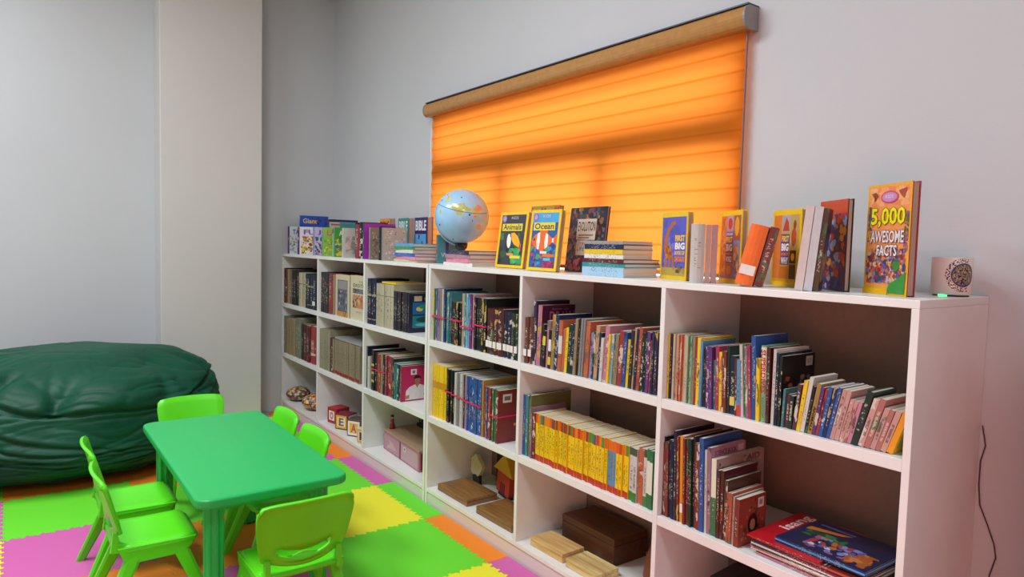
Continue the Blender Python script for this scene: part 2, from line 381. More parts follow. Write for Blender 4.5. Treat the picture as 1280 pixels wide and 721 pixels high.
# ------------------------------------------------------------------ bookcases
ZT, ZB2, Z2, ZB3, Z3, ZBB, Z4 = 1.2, .799, .829, .420, .450, .068, .087   # shelf tops: Z2, Z3, Z4
PW, TB = .742, .018
M_BACK = flat('#8f7868', .6)
def bookcase(xs, label):
    r = empty('bookcase', (xs + 1.122, .2, 0)); tag(r, label, 'bookcase', 'white open bookcases along the window wall')
    xe = xs + 3 * PW + TB
    def P(n, a, b, bev=.0012, mat=M_LAM): rel(B().box(a, b, bev=bev).out(n, [mat]), r)
    P('top_panel', (xs, 0, 1.180), (xe, .4, ZT))
    P('side_panel', (xs, 0, 0), (xs + TB, .4, 1.1798)); P('side_panel', (xe - TB, 0, 0), (xe, .4, 1.1798))
    P('back_panel', (xs + TB, .392, .0), (xe - TB, .3995, 1.1798), mat=M_BACK)
    for k in (1, 2): P('divider', (xs + k * PW, .0004, Z4 + .0002), (xs + k * PW + TB, .3918, 1.1798))
    for k in range(3):
        a = xs + k * PW + TB + .0003; b = xs + (k + 1) * PW - .0003
        P('shelf', (a, .001, ZB2), (b, .3918, Z2)); P('shelf', (a, .001, ZB3), (b, .3918, Z3))
    P('bottom_panel', (xs + TB + .0003, .0005, ZBB), (xe - TB - .0003, .3918, Z4))
    P('kick_board', (xs + TB + .0003, .006, 0), (xe - TB - .0003, .022, ZBB - .0003), mat=M_KICK)
    return r
XS2 = 2.2525; XEND = XS2 + 3 * PW + TB
bookcase(0.0, 'left white bookcase with nine compartments, against the corner beyond the globe')
bookcase(XS2, 'right white bookcase with nine compartments, its pinkish end panel facing the viewer')
def bay(k):
    s = 0.0 if k < 3 else XS2; j = k % 3
    return s + j * PW + TB + .001, s + (j + 1) * PW - .001
ZROW = [Z2, Z3, Z4]

cb = empty('added_blocker_cabinet', (5.19, .2, 0)); tag(cb, 'added red cabinet blocking light from the lower wall, right of the bookcases', 'cabinet')  # out-of-view cabinet added to block light and bounce red on the end panel
M_RED = flat('#a02a22', .5)
rel(B().box((4.75, .03, .05), (5.63, .40, 1.32), bev=.004).out('body', [M_RED]), cb)
rel(B().box((4.77, .05, 0), (5.61, .38, .0498)).out('plinth', [flat('#3a1c1a', .5)]), cb)
for k in range(2):
    d_ = rel(B().box((4.76 + k * .435, .012, .06), (5.185 + k * .435, .0298, 1.31), bev=.003).out('door', [M_RED]), cb)
    h_ = B().box((5.14 + k * .07 - .01, -.01, .75), (5.15 + k * .07, .0118, .9), bev=.003).out('handle', [flat('#c8c8c8', .3)]); h_.location = -Vector(cb.location); h_.parent = cb

# ------------------------------------------------------------------ books
BOOKMESH = {}
def q4(v): return round(v, 4)
def cover_mesh(t, h, d, soft):
    """U shaped cover: spine at y=0, boards on both sides; slot 0 spine, slot 1 boards"""
    c = .0009 if soft else .0022
    c = min(c, t * .18); k = 0 if soft else 1
    bulge = 0.0 if soft else min(.008, t * .24)
    ns = 1 if soft else 4
    outer = [(0, d)] + [(t * i / ns, -bulge * math.sin(PI * i / ns) + (0 if ns > 1 else 0)) for i in range(ns + 1)] + [(t, d)]
    inner = [(c, d), (c, c), (t - c, c), (t - c, d)]
    bm = bmesh.new(); uvl = bm.loops.layers.uv.new('UVMap')
    pts = outer + inner[::-1]; lo = [bm.verts.new((p[0], p[1], 0)) for p in pts]; hi = [bm.verts.new((p[0], p[1], h)) for p in pts]
    n = len(pts)
    for i in range(n):
        j = (i + 1) % n; f = bm.faces.new((lo[i], lo[j], hi[j], hi[i]))
        mid = (Vector(pts[i]) + Vector(pts[j])) / 2
        sp = (1 <= i <= ns); f.material_index = 0 if sp else 1
        for lp in f.loops:
            co = lp.vert.co
            lp[uvl].uv = (co.x / t, co.z / h) if sp else (co.y / d, co.z / h)
    # rims: quads between outer and inner
    no = len(outer)
    def rim(vs, flip):
        o = vs[:no]; q = vs[no:][::-1]     # q: inner 4 in order (c,d),(c,c),(t-c,c),(t-c,d)
        fs = [(o[0], q[0], q[1], o[1])]
        mid = o[1:-1]
        fs.append(tuple(mid) + (q[2], q[1]))
        fs.append((o[-2], q[2], q[3], o[-1]))
        for f in fs:
            try: ff = bm.faces.new(f)
            except ValueError: continue
            ff.material_index = 1
    rim(lo, 0); rim(hi, 1)
    bmesh.ops.recalc_face_normals(bm, faces=bm.faces)
    me = bpy.data.meshes.new('cover'); bm.to_mesh(me); bm.free(); return me, c
BOOKN = [0]
def book(X, y, z, t, h, d, cn, label, group, lean=0.0, soft=None, spine=None, board=None, rotz=0.0, sticker=False, name='book', cat='book', pages='page'):
    if soft is None: soft = t < .022
    a = math.radians(lean)
    r = empty(name, (X, y, z + (t * math.sin(a) if a > 0 else 0) + .0003), (0, a, rotz)); tag(r, label, cat, group)
    t = t - (.0006 if t < .014 else .0012)
    me, c = cover_mesh(t, h, d, soft)
    BOOKN[0] += 1
    link('cover', me, [spine or spine_mat(cn), board or art_mat(cn, BOOKN[0])], r)
    ov = .0006 if soft else .003
    B().box((c + .0001, c + .0003, ov), (t - c - .0001, d - ov, h - ov)).out('pages', [M_PAGE], r)
    if sticker:
        B().box((t * .08, -.0092 if not soft else -.0008, .03), (t * .92, -.0076 if not soft else -.0003, .058)).out('spine_label', [flat('#e9e6df', .5)], r)['label'] = 'white paper spine label'
    return r
ORD = ['', 'first', 'second', 'third', 'fourth', 'fifth', 'sixth', 'seventh', 'eighth', 'ninth', 'tenth', 'eleventh', 'twelfth', 'thirteenth', 'fourteenth', 'fifteenth', 'sixteenth', 'seventeenth', 'eighteenth', 'nineteenth']
TENS = {2: 'twent', 3: 'thirt', 4: 'fort', 5: 'fift'}
def ordw(n):
    if n < 20: return ORD[n]
    a, b = divmod(n, 10)
    return TENS[a] + ('ieth' if b == 0 else 'y-' + ORD[b])
BAYN = ['leftmost bay', 'second bay', 'third bay', 'fourth bay', 'fifth bay', 'rightmost bay']
ROWN = ['top shelf', 'middle shelf', 'bottom shelf']
def where(k, r): return ROWN[r] + ', ' + BAYN[k]
def fill(k, r, segs, d=.2, y=.02, kind='book'):
    """segs: (start, total thickness, height, colour, count, options)"""
    L, R = bay(k); shift = 0; n = 0; z = ZROW[r]; objs = []; cur = None
    tot = sum(s[4] for s in segs)
    for s in segs:
        st, T, h, cn, cnt = s[:5]; o = dict(s[5]) if len(s) > 5 else {}
        if cur is None: cur = max(st, L)
        st2 = max(cur, st) if not o.get('tight') else cur
        end = min(st + T, R); T2 = max(end - st2, .006 * cnt); t = T2 / cnt
        lean = o.pop('lean', 0); o.pop('tight', 0); lb = o.pop('lb', None); dd = o.pop('d', d); yy = o.pop('y', y); w = o.pop('w', cn)
        for i in range(cnt):
            n += 1
            hh = h - random.uniform(0, .0022) * (cnt > 1)
            tx = t * math.cos(math.radians(lean))
            size = 'thick ' if t > .035 else ('thin ' if t < .014 else '')
            label = lb or (size + w + '-spined book, %s from left, %s' % (ordw(n), where(k, r)))
            ob = book(st2 + i * t, yy + random.uniform(-.004, .005), z, tx, hh, dd, cn, label, 'books on the %s of the %s' % (ROWN[r], BAYN[k]), lean=lean, **o)
            objs.append(ob)
        cur = st2 + T2
    return objs

NAVYB = dict(spine=spine_mat('navy', [(.62, .66, '#9a8f66'), (.1, .12, '#9a8f66')]))
CHARB = dict(spine=spine_mat('charcoal', [(.70, .73, '#77383a')]))
fill(0, 0, [(.018, .03, .262, 'black', 1), (.05, .04, .255, 'rust', 1), (.09, .045, .255, 'tan', 1), (.135, .05, .257, 'khaki', 1), (.185, .15, .255, 'charcoal', 3, CHARB), (.336, .14, .242, 'cream', 2, dict(spine=spine_mat('cream', [(.66, .68, '#4a4032')]))), (.476, .037, .241, 'dark green', 1), (.513, .117, .243, 'navy', 2, NAVYB), (.63, .057, .245, 'navy', 1, dict(sticker=True, w='white-labelled navy'))], d=.21)
fill(1, 0, [(.76, .15, .266, 'charcoal', 4, CHARB), (.91, .068, .264, 'red', 1), (.98, .03, .258, 'tan', 1)], d=.21)
OB20 = fill(2, 0, [(1.503, .112, .263, 'navy', 4, NAVYB), (1.615, .22, .242, 'cream', 6, dict(spine=spine_mat('cream', [(.72, .735, '#6d6454')]))), (1.835, .154, .213, 'plum black', 7, dict(w='plum-black')), (1.989, .018, .208, 'navy', 1, dict(lb='dark navy atlas, its cover of green and blue nature photos facing right, third bay'))], d=.21)
fill(0, 1, [(.018, .04, .278, 'sage green', 1), (.058, .206, .265, 'tan', 5), (.266, .115, .287, 'sage green', 2), (.382, .052, .256, 'charcoal', 1), (.434, .134, .257, 'maroon', 2), (.568, .097, .261, 'red', 1, dict(spine=spine_mat('red', marks=.47), w='bright red'))], d=.21)
BR = dict(spine=spine_mat('beige red', [(.03, .11, '#8d2a24')]), w='beige and red')
fill(1, 1, [(.761, .17, .268, 'beige', 6), (.931, .058, .226, 'brown', 2), (.989, .22, .223, 'beige red', 9, BR), (1.209, .20, .223, 'beige red', 8, BR)], d=.2)
PAT = dict(spine=spine_mat('multicoloured', marks=.44))
fill(2, 1, [(1.503, .02, .246, 'navy', 1), (1.523, .024, .187, 'white', 1), (1.547, .028, .189, 'grey', 1), (1.575, .037, .235, 'black', 2, dict(spine=spine_mat('black', [(.2, .26, '#c9b040'), (.4, .46, '#b9a040'), (.6, .66, '#c9b040')]), w='black and yellow')), (1.612, .029, .222, 'charcoal', 1), (1.642, .043, .221, 'red', 2), (1.685, .029, .223, 'tan', 1), (1.714, .035, .224, 'navy', 1), (1.749, .082, .227, 'crimson', 4), (1.832, .027, .222, 'dark green', 2), (1.858, .033, .2, 'teal', 2), (1.892, .036, .198, 'dark teal', 2), (1.931, .014, .192, 'magenta', 1, dict(lb='magenta magazine with a person in a white shirt on its cover, third bay'))], d=.2)
MAG = bpy.context.scene.collection.objects[-3] if False else None
RS = dict(sticker=True)
fill(3, 0, [(2.272, .006, .252, 'yellow', 1), (2.278, .009, .253, 'green', 1), (2.287, .01, .254, 'lilac', 1), (2.297, .009, .255, 'blue', 1), (2.306, .017, .256, 'lilac', 2), (2.325, .022, .256, 'tan', 2), (2.347, .011, .256, 'white', 1), (2.358, .013, .257, 'light blue', 1), (2.371, .016, .257, 'dark blue', 1), (2.389, .044, .246, 'teal', 4), (2.435, .09, .202, 'black', 5), (2.527, .015, .246, 'peach', 1), (2.542, .015, .247, 'light green', 1), (2.557, .015, .247, 'teal', 1), (2.572, .025, .248, 'sky blue', 2), (2.597, .019, .248, 'purple', 1), (2.616, .015, .248, 'pink', 1), (2.634, .102, .238, 'black', 6), (2.738, .084, .198, 'dark red', 3, RS), (2.823, .043, .201, 'maroon', 1, RS), (2.866, .058, .196, 'navy', 2, RS), (2.924, .05, .194, 'dark green', 2, RS)], d=.21)
OB31 = fill(3, 1, [(2.272, .13, .263, 'yellow', 6, dict(spine=spine_mat('yellow', [(.55, .68, '#c08a1e')]))), (2.404, .08, .258, 'black', 5), (2.485, .016, .251, 'white', 1), (2.501, .034, .252, 'grey', 3), (2.535, .02, .253, 'white', 1), (2.555, .013, .25, 'navy', 1), (2.568, .015, .25, 'pink', 1), (2.585, .125, .253, 'blue', 8), (2.711, .015, .254, 'gold', 1), (2.726, .02, .229, 'red', 2), (2.747, .02, .23, 'blue', 2), (2.766, .02, .231, 'red', 1), (2.786, .04, .232, 'green', 4), (2.827, .017, .23, 'brick red', 1, dict(lb='brown-red book with a white label, cover facing right, fourth bay middle shelf'))], d=.2)
fill(4, 0, [(3.013, .049, .186, 'rust', 2, RS), (3.063, .020, .256, 'dark purple', 1), (3.083, .026, .24, 'pink', 1, dict(lean=2, lb='tall pink-spined drawing book near the left end, top shelf, fifth bay', sticker=False)), (3.112, .014, .168, 'charcoal', 1, dict(lean=2)), (3.126, .017, .144, 'black', 1, dict(lean=2, spine=spine_mat('black', [(.6, .85, '#d9c62a')]))), (3.143, .02, .185, 'pink', 1, dict(lean=2)), (3.163, .017, .152, 'black', 1, dict(lean=2, spine=spine_mat('black', [(.1, .3, '#d6c034'), (.45, .75, '#dcdcdc')]))), (3.18, .02, .212, 'gold', 1, dict(lean=2)), (3.2, .02, .214, 'dark blue', 1, dict(lean=2)), (3.22, .023, .195, 'orange', 1, dict(lean=2, spine=spine_mat('orange', [(.35, .7, '#cfd2cc')]))), (3.243, .016, .165, 'orange', 1, dict(lean=3)), (3.259, .016, .171, 'yellow', 1, dict(lean=3)), (3.275, .019, .184, 'dark green', 1, dict(lean=3)), (3.294, .016, .19, 'navy', 1, dict(lean=3)), (3.31, .015, .21, 'tan', 1, dict(lean=3)), (3.325, .015, .213, 'black', 2, dict(lean=3)), (3.34, .02, .215, 'grey', 2, dict(lean=3)),
  (3.362, .025, .207, 'orange', 2, dict(lean=3)), (3.389, .013, .167, 'lavender', 1, dict(lean=3)), (3.403, .013, .173, 'dark green', 1, dict(lean=3)), (3.416, .02, .196, 'peach', 1, dict(lean=3)), (3.436, .013, .173, 'navy', 1, dict(lean=3)), (3.449, .013, .156, 'white', 1, dict(lean=3)), (3.462, .022, .201, 'pink', 1, dict(lean=3)), (3.485, .009, .174, 'yellow', 1, dict(lean=3)), (3.494, .013, .175, 'sky blue', 1, dict(lean=3)), (3.507, .012, .15, 'olive', 1, dict(lean=3)), (3.519, .015, .178, 'tan', 1, dict(lean=3)), (3.535, .021, .191, 'red', 1, dict(lean=3)), (3.556, .015, .189, 'blue', 1, dict(lean=3)), (3.571, .015, .165, 'yellow', 1, dict(lean=3)), (3.586, .013, .199, 'charcoal', 1, dict(lean=3)), (3.599, .013, .209, 'peach', 1, dict(lean=3)), (3.612, .012, .206, 'navy', 1, dict(lean=3)), (3.624, .014, .212, 'burnt orange', 1, dict(lean=3)), (3.638, .014, .196, 'dark green', 1, dict(lean=2)), (3.652, .014, .202, 'black', 1, dict(lean=2)), (3.666, .013, .2, 'purple', 1, dict(lean=1.5)), (3.68, .008, .176, 'red', 1, dict(lean=1.2)), (3.689, .01, .206, 'navy', 1, dict(lean=1)), (3.70, .014, .204, 'dark purple', 1, dict(lean=.5))], d=.17)
YS = dict(spine=spine_mat('yellow', randband=True, marks=.5), tight=True, d=.15, w='yellow comic')
WB = dict(spine=spine_mat('white', [(.0, .18, '#3f7a3a'), (.86, 1, '#46564a')], marks=.48), d=.15, tight=True, w='white and green')
OBY = fill(4, 1, [(3.013, .015, .249, 'blue', 1), (3.028, .02, .247, 'teal', 1, dict(d=.2)), (3.048, .016, .252, 'olive', 1), (3.064, .012, .207, 'mauve', 2, dict(d=.18)), (3.076, .02, .187, 'brick red', 1, dict(d=.17)), (3.096, .197, .188, 'yellow', 14, YS), (3.293, .213, .186, 'yellow', 15, YS), (3.506, .043, .184, 'yellow', 3, dict(spine=spine_mat('light blue', [(.8, 1, '#d96a25'), (0, .13, '#b53426')]), tight=True, d=.15, w='blue comic')), (3.549, .057, .184, 'yellow', 4, YS), (3.606, .04, .184, 'white', 2, WB), (3.646, .027, .19, 'orange', 1, dict(d=.15, tight=True)), (3.672, .015, .192, 'white', 1, WB), (3.687, .028, .197, 'green', 2, dict(d=.16, tight=True, spine=spine_mat('green', [(.25, .8, '#d8dcc8')])))], d=.21)
LL = dict(lean=-2.0); ML = dict(lean=-4.0)
SUPER = spine_mat('light green', [(.55, .98, '#d9dcc4')], marks=.9)
fill(5, 0, [(3.757, .006, .207, 'yellow', 1), (3.763, .017, .209, 'dark purple', 2), (3.78, .008, .209, 'cream', 1), (3.788, .012, .208, 'peach', 1), (3.8, .006, .208, 'red', 1), (3.806, .013, .209, 'orange', 2), (3.819, .018, .21, 'cream', 2), (3.837, .008, .21, 'green', 1), (3.845, .008, .209, 'light green', 1), (3.853, .01, .209, 'tan', 1), (3.863, .008, .209, 'red', 1), (3.871, .012, .208, 'yellow', 1), (3.884, .009, .2, 'light blue', 1), (3.893, .017, .179, 'charcoal', 2), (3.91, .01, .187, 'purple', 1, LL), (3.92, .012, .186, 'purple', 1, LL), (3.932, .009, .148, 'teal', 1, LL), (3.941, .012, .191, 'magenta', 1, LL), (3.953, .012, .175, 'yellow', 1, LL), (3.965, .018, .181, 'brick red', 2, LL), (3.983, .009, .197, 'dark green', 1, LL), (3.992, .02, .17, 'navy', 1, dict(lean=-2, spine=spine_mat('navy', [(.15, .3, '#d8c264')]))), (4.012, .007, .164, 'brown', 1, LL), (4.019, .013, .162, 'light blue', 1, dict(lean=-3, spine=spine_mat('light blue', [(0, .2, '#c23a3a')]))), (4.032, .009, .207, 'white', 1, ML), (4.041, .008, .208, 'green', 1, ML), (4.049, .008, .204, 'mauve', 1, ML),
  (4.057, .010, .209, 'magenta', 1, ML), (4.067, .014, .236, 'blue', 1, dict(lean=-3)), (4.081, .011, .176, 'yellow', 1, dict(lean=-2)), (4.092, .018, .212, 'light green', 1, dict(lean=-2, spine=SUPER, soft=False, lb='white and green book with red SUPERDIVES lettering down its spine, rightmost bay')), (4.111, .010, .21, 'maroon', 1, dict(lean=-1)), (4.122, .006, .209, 'red', 1), (4.128, .009, .208, 'white', 1), (4.137, .009, .199, 'navy', 1), (4.147, .009, .192, 'black', 1, dict(lb='black-covered book with a white label, its dark cover facing right, rightmost bay')),
  (4.158, .007, .105, 'teal', 1, dict(lean=2, d=.12)), (4.166, .011, .092, 'multicoloured', 1, dict(lean=2, d=.12, spine=spine_mat('multicoloured', marks=.45))), (4.177, .012, .09, 'dark green', 1, dict(lean=2, d=.12, spine=spine_mat('dark green', marks=.45)))], d=.16)
xc = 4.1905
for i, (t, h, cn, ln, ex) in enumerate([(.012, .125, 'multicoloured', 5, {}), (.012, .138, 'yellow', 7, {}), (.012, .15, 'white', 8, {}), (.009, .128, 'black', 8, {}), (.013, .137, 'gold', 9, dict(T=1)), (.010, .129, 'purple', 9, {}), (.008, .127, 'red', 10, {}), (.011, .134, 'blue', 10, {}), (.011, .135, 'dark blue', 11, {}), (.010, .137, 'blue', 11, {}), (.012, .135, 'pale pink', 12, {}), (.012, .134, 'pale pink', 12, {}), (.011, .114, 'pale pink', 13, {}), (.011, .112, 'pale pink', 13, {}), (.010, .112, 'pink', 13, {}), (.018, .142, 'dark green', 14, dict(soft=False)), (.015, .127, 'pale pink', 15, {}), (.015, .13, 'salmon', 15, {}), (.013, .109, 'pale pink', 16, {}), (.012, .108, 'salmon', 16, {}), (.014, .108, 'pale pink', 17, {}), (.016, .108, 'yellow', 18, dict(O=1))]):
    sp = spine_mat(cn, marks=.46) if cn in ('pale pink', 'salmon', 'multicoloured', 'pink') else None
    if ex.get('O'): sp = spine_mat('gold', [(0, 1, '#e3951c')])
    t *= .93; a = math.radians(ln); w = {'gold': 'orange'}.get(cn, cn)
    lab = 'small leaning %s storybook, %s from left in the slanted run, rightmost bay' % (w if not ex.get('O') else 'orange-yellow', ordw(i + 1))
    bk = book(xc, .02, Z2, t, h, .12, cn, lab, 'small leaning storybooks on the top shelf of the rightmost bay', lean=ln, spine=sp, soft=ex.get('soft'))
    if ex.get('T'):
        Art((0, -.0004, 0), (1, 0, 0), (0, 0, 1), t, h).text('ANIMALS', .2, .06, .8, .55, '#3a2410', .02, True).out('title', bk)
    xc += t / math.cos(a) + .0002
fill(5, 1, [(3.757, .006, .255, 'black', 1), (3.763, .008, .236, 'brick red', 1, LL), (3.771, .013, .241, 'brick red', 2, LL), (3.784, .02, .25, 'navy', 2, LL), (3.805, .010, .284, 'dark purple', 1, LL), (3.815, .010, .268, 'brick red', 1, LL), (3.826, .017, .272, 'orange', 1, dict(lean=-2, sticker=True, soft=True, spine=spine_mat('orange', [(0, 1, '#d98a1f')]))), (3.843, .017, .27, 'brick red', 2, LL), (3.86, .016, .274, 'dark green', 2, LL), (3.876, .007, .282, 'charcoal', 1, LL), (3.883, .022, .265, 'brick red', 2, LL), (3.905, .016, .285, 'blue', 1, dict(lean=-2, soft=True)), (3.921, .009, .252, 'white', 1, LL), (3.931, .013, .262, 'mauve', 1, dict(lean=-2, lb='mauve SCIENCE BOOK with upper cover showing above shorter books, rightmost bay', d=.17)), (3.944, .018, .232, 'white', 1, dict(lean=-1.5, d=.24, spine=spine_mat('green', [(.5, 1, '#d8d8c0')]), w='green and white')), (3.963, .024, .205, 'maroon', 2, dict(lean=-1, d=.165)), (3.988, .012, .18, 'brown', 1, dict(lean=-1, d=.165)), (4.0, .018, .15, 'burnt orange', 2, dict(d=.15)), (4.018, .008, .142, 'cream', 1, dict(d=.14)), (4.028, .018, .14, 'brick red', 1, dict(d=.13, lb='small brick-red storybook with label, last standing book, rightmost bay middle shelf'))], d=.19)

def find(lb):
    for o in bpy.data.objects:
        if o.get('label', '').startswith(lb): return o
def art_right(o, d, h, t, W=None):
    """art plane on the right (+X) cover of a standing book"""
    return Art((t - .0006, 0, 0), (0, 1, 0), (0, 0, 1), d, h)
# cover art on books whose right cover shows
a = find('dark navy atlas'); A = art_right(a, .21, .208, .018); A.rect(0, 0, 1, 1, '#1a1c38')
A.rect(.10, .80, .95, .93, '#1d1a30').text('THE NATURE ATLAS', .42, .82, .92, .88, '#c9c4b4').rect(.14, .80, .36, .93, '#c9b79a').rect(.10, .46, .56, .77, '#1b67a8').ell(.3, .6, .1, .06, '#d8c84a').ell(.38, .66, .1, .05, '#2c9a6a').rect(.60, .46, .95, .77, '#b8a98a').ell(.8, .58, .13, .1, '#1a4a34').rect(.10, .12, .95, .43, '#1d7f86').ell(.5, .33, .3, .07, '#0e4038').ell(.4, .2, .22, .04, '#66b8c4').ell(.7, .25, .12, .05, '#12564c').out('cover_art', a)
a = find('magenta magazine'); A = art_right(a, .2, .192, .014)
A.rect(.03, .02, .98, .98, '#c2245e').rect(.28, .74, .46, .90, '#e8e4e0').rect(.33, .78, .41, .86, '#777c88').ell(.84, .78, .08, .07, '#d8902a').ell(.9, .64, .07, .09, '#3a2a20').ell(.8, .68, .06, .06, '#b4401e')
A.poly([(.12, .04), (.14, .30), (.24, .40), (.40, .46), (.56, .46), (.70, .40), (.80, .28), (.84, .04)], '#e9e6e4').poly([(.42, .46), (.54, .46), (.48, .36)], '#b98a6a').rect(.43, .44, .53, .52, '#a97a5c').ell(.48, .57, .085, .095, '#a97a5c').poly([(.38, .60), (.385, .67), (.43, .72), (.53, .72), (.58, .67), (.585, .60), (.55, .63), (.42, .63)], '#1b1714').ell(.455, .575, .01, .007, '#201410').ell(.505, .575, .01, .007, '#201410').rect(.46, .515, .50, .522, '#7c3a34').blobs(8, .68, .12, .95, .34, ['#d8a828', '#c2542a', '#e0c040'], .06, 3).poly([(.12, .16), (.24, .18), (.24, .08), (.12, .06)], '#b98a6a').out('cover_art', a)
a = find('brown-red book'); A = art_right(a, .2, .23, .017); A.rect(0, 0, 1, 1, '#7c2c26')
A.rect(.12, .76, .36, .92, '#ddd8d0').rect(.16, .80, .32, .88, '#6c6864').rect(.42, .30, .68, .35, '#c79a3c').text('ISLANDS', .3, .6, .85, .66, '#7a3a30').out('cover_art', a)
a = find('tall pink-spined'); A = art_right(a, .17, .24, .026)
A.rect(0, 0, 1, 1, '#4a1638').text('DRAW', .22, .74, .98, .90, '#b05a74', .02).text('how to', .3, .92, .8, .96, '#9d7aa8').out('cover_art', a)
a = find('white and green book'); Art((0, -.0036, 0), (1, 0, 0), (0, 0, 1), .018, .212).text('SUPERDIVES', .12, .38, .88, .95, '#b8242c', .03, True).text('KINGDOM', .3, .06, .7, .32, '#2d5a2a', 0, True).out('title', a)
a = find('black-covered book'); A = art_right(a, .16, .192, .009); A.rect(0, 0, 1, 1, '#1c1418')
A.rect(.72, .82, .93, .96, '#b9b2ac').text('57', .76, .86, .89, .92, '#3a2a2a').blobs(26, .05, .15, .9, .7, ['#5c2a1e', '#3a1712', '#7c4a34', '#241012', '#8a5a48'], .09, 5).out('cover_art', a)
a = find('mauve SCIENCE'); A = art_right(a, .17, .262, .013); A.rect(0, 0, 1, 1, '#a9788c')
A.text('SCIENCE BOOK', .10, .895, .74, .955, '#4a2a5c', .02).rect(.78, .89, .94, .97, '#cbb4b8').out('cover_art', a)
for o in bpy.data.objects:
    if o.get('label', '').startswith('green and white-spined book') or False:
        A = art_right(o, .24, .232, .018); A.rect(0, 0, 1, 1, '#a08a84').text('SAID', .55, .89, .9, .97, '#5a3a3c', .02).blobs(16, .05, .3, .95, .95, ['#8c6a5c', '#b79a8c', '#6c3a34'], .06, 9).rect(.78, .44, .93, .58, '#d4c8c4').out('cover_art', o)
a = find('small brick-red'); A = art_right(a, .13, .14, .018); A.rect(0, 0, 1, 1, '#8d3a2c')
A.blobs(18, .05, .05, .95, .95, ['#8f4a34', '#6c2a22', '#a86a48', '#5a2420'], .1, 4).ell(.5, .42, .18, .22, '#2a1414').ell(.5, .40, .1, .12, '#a8785c').rect(.68, .72, .9, .93, '#d9cfc8').rect(.73, .77, .85, .88, '#8c8480').out('cover_art', a)

# front-facing encyclopaedias in the second bay
def display(L, R, h, t, cn, label, group=None, z=1.2, back=0.0, edge=None, name='book', art=None, pagem=None):
    """book standing with its cover to the room: L,R bottom corners of the front cover"""
    L = Vector(L + (z + .0003,)); R = Vector(R + (z + .0003,)); w = (R - L).length; rz = math.atan2(R.y - L.y, R.x - L.x)
    r = empty(name, L); r.rotation_euler = Matrix.Rotation(rz, 3, 'Z').to_euler()
    if back: r.rotation_euler = (Matrix.Rotation(rz, 3, 'Z') @ Matrix.Rotation(-math.radians(back), 3, 'X')).to_euler()
    tag(r, label, 'book', group)
    if back:  # rest on the lower back edge
        r.location.z += t * math.sin(math.radians(back))
    c = .0022
    ed = edge or flat(PAL[cn], .4)
    B().box((0, 0, 0), (w, c, h)).box((0, t - c, 0), (w, t, h)).box((0, 0, 0), (c, t, h)).out('cover', [ed], r)
    B().box((c, c + .0002, .003), (w - .004, t - c - .0002, h - .003)).out('pages', [pagem or M_PAGEV], r)
    A = Art((0, 0, 0), (1, 0, 0), (0, 0, 1), w, h); A.rect(0, 0, 1, 1, PAL[cn])
    if art: art(A)
    A.out('cover_art', r); return r
x = N('paper_pages_side', 0.7); ob = x.obj()
nn = x.noise(x.comb(x.math('MULTIPLY', ob[0], 6), x.math('MULTIPLY', ob[1], 900), x.math('MULTIPLY', ob[2], 6)), 1.0, 2)['Fac']
x.base(x.mix(nn, lin('#8d6f60'), lin('#c9b29f'))); M_PAGEV = x.m
def artA(A):
    A.rect(.14, .12, .86, .88, '#5a5c6a').rect(.18, .66, .82, .86, '#8c8c88').blobs(24, .16, .15, .84, .62, ['#3c4468', '#7c86a0', '#24283c', '#a0a8b0', '#4a4a50'], .07, 2).rect(.10, .0, .9, .12, '#b98436').blobs(8, .12, .01, .88, .11, ['#c9973c', '#8a4a20'], .05, 7)
def artB(A):
    A.text('THE', .55, .84, .8, .89, '#55524a').text('EXOTIC', .18, .74, .96, .82, '#2c2a2a', .02).rect(.15, .6, .95, .71, '#6a6c70').blobs(9, .15, .6, .95, .71, ['#2c2c30', '#50545c'], .08, 3).rect(.15, .27, .95, .57, '#b88458').blobs(16, .15, .27, .95, .57, ['#8a4a28', '#d8b088', '#3a2018', '#c06838'], .09, 4).text('BIRDS', .4, .17, .75, .2, '#8a8474')
display((1.014, .022), (1.236, .022), .262, .03, 'cream', 'cream encyclopaedia with a grey-blue picture cover facing out, second bay, top shelf', z=Z2, art=artA)
display((1.245, .024), (1.478, .024), .268, .03, 'cream', 'cream book with dark lettering and brown photos on its outward cover, second bay', z=Z2, art=artB)
# flat items lying on tops of rows
def flatbook(x0, y0, x1, y1, z, t, cn, label, group, rz=0.0, art=None, name='book', sp=None, pm=None, cat='book'):
    """lying book, spine towards the room (-y)"""
    w = x1 - x0; d = y1 - y0; r = empty(name, ((x0 + x1) / 2, (y0 + y1) / 2, z + .0002), (0, 0, rz)); tag(r, label, cat, group)
    t -= .0004; c = min(.002, t * .2)
    B().box((-w / 2, -d / 2, 0), (w / 2, d / 2, c)).box((-w / 2, -d / 2, t - c), (w / 2, d / 2, t)).box((-w / 2, -d / 2, c * .9), (w / 2, -d / 2 + c, t - c * .9)).out('cover', [sp or flatspine(cn)], r)
    B().box((-w / 2 + .002, -d / 2 + c + .0002, c + .0001), (w / 2 - .002, d / 2 - .002, t - c - .0001)).out('pages', [pm or M_PAGEF], r)
    if art:
        A = Art((-w / 2, -d / 2, t), (1, 0, 0), (0, 1, 0), w, d); art(A); A.out('cover_art', r)
    return r
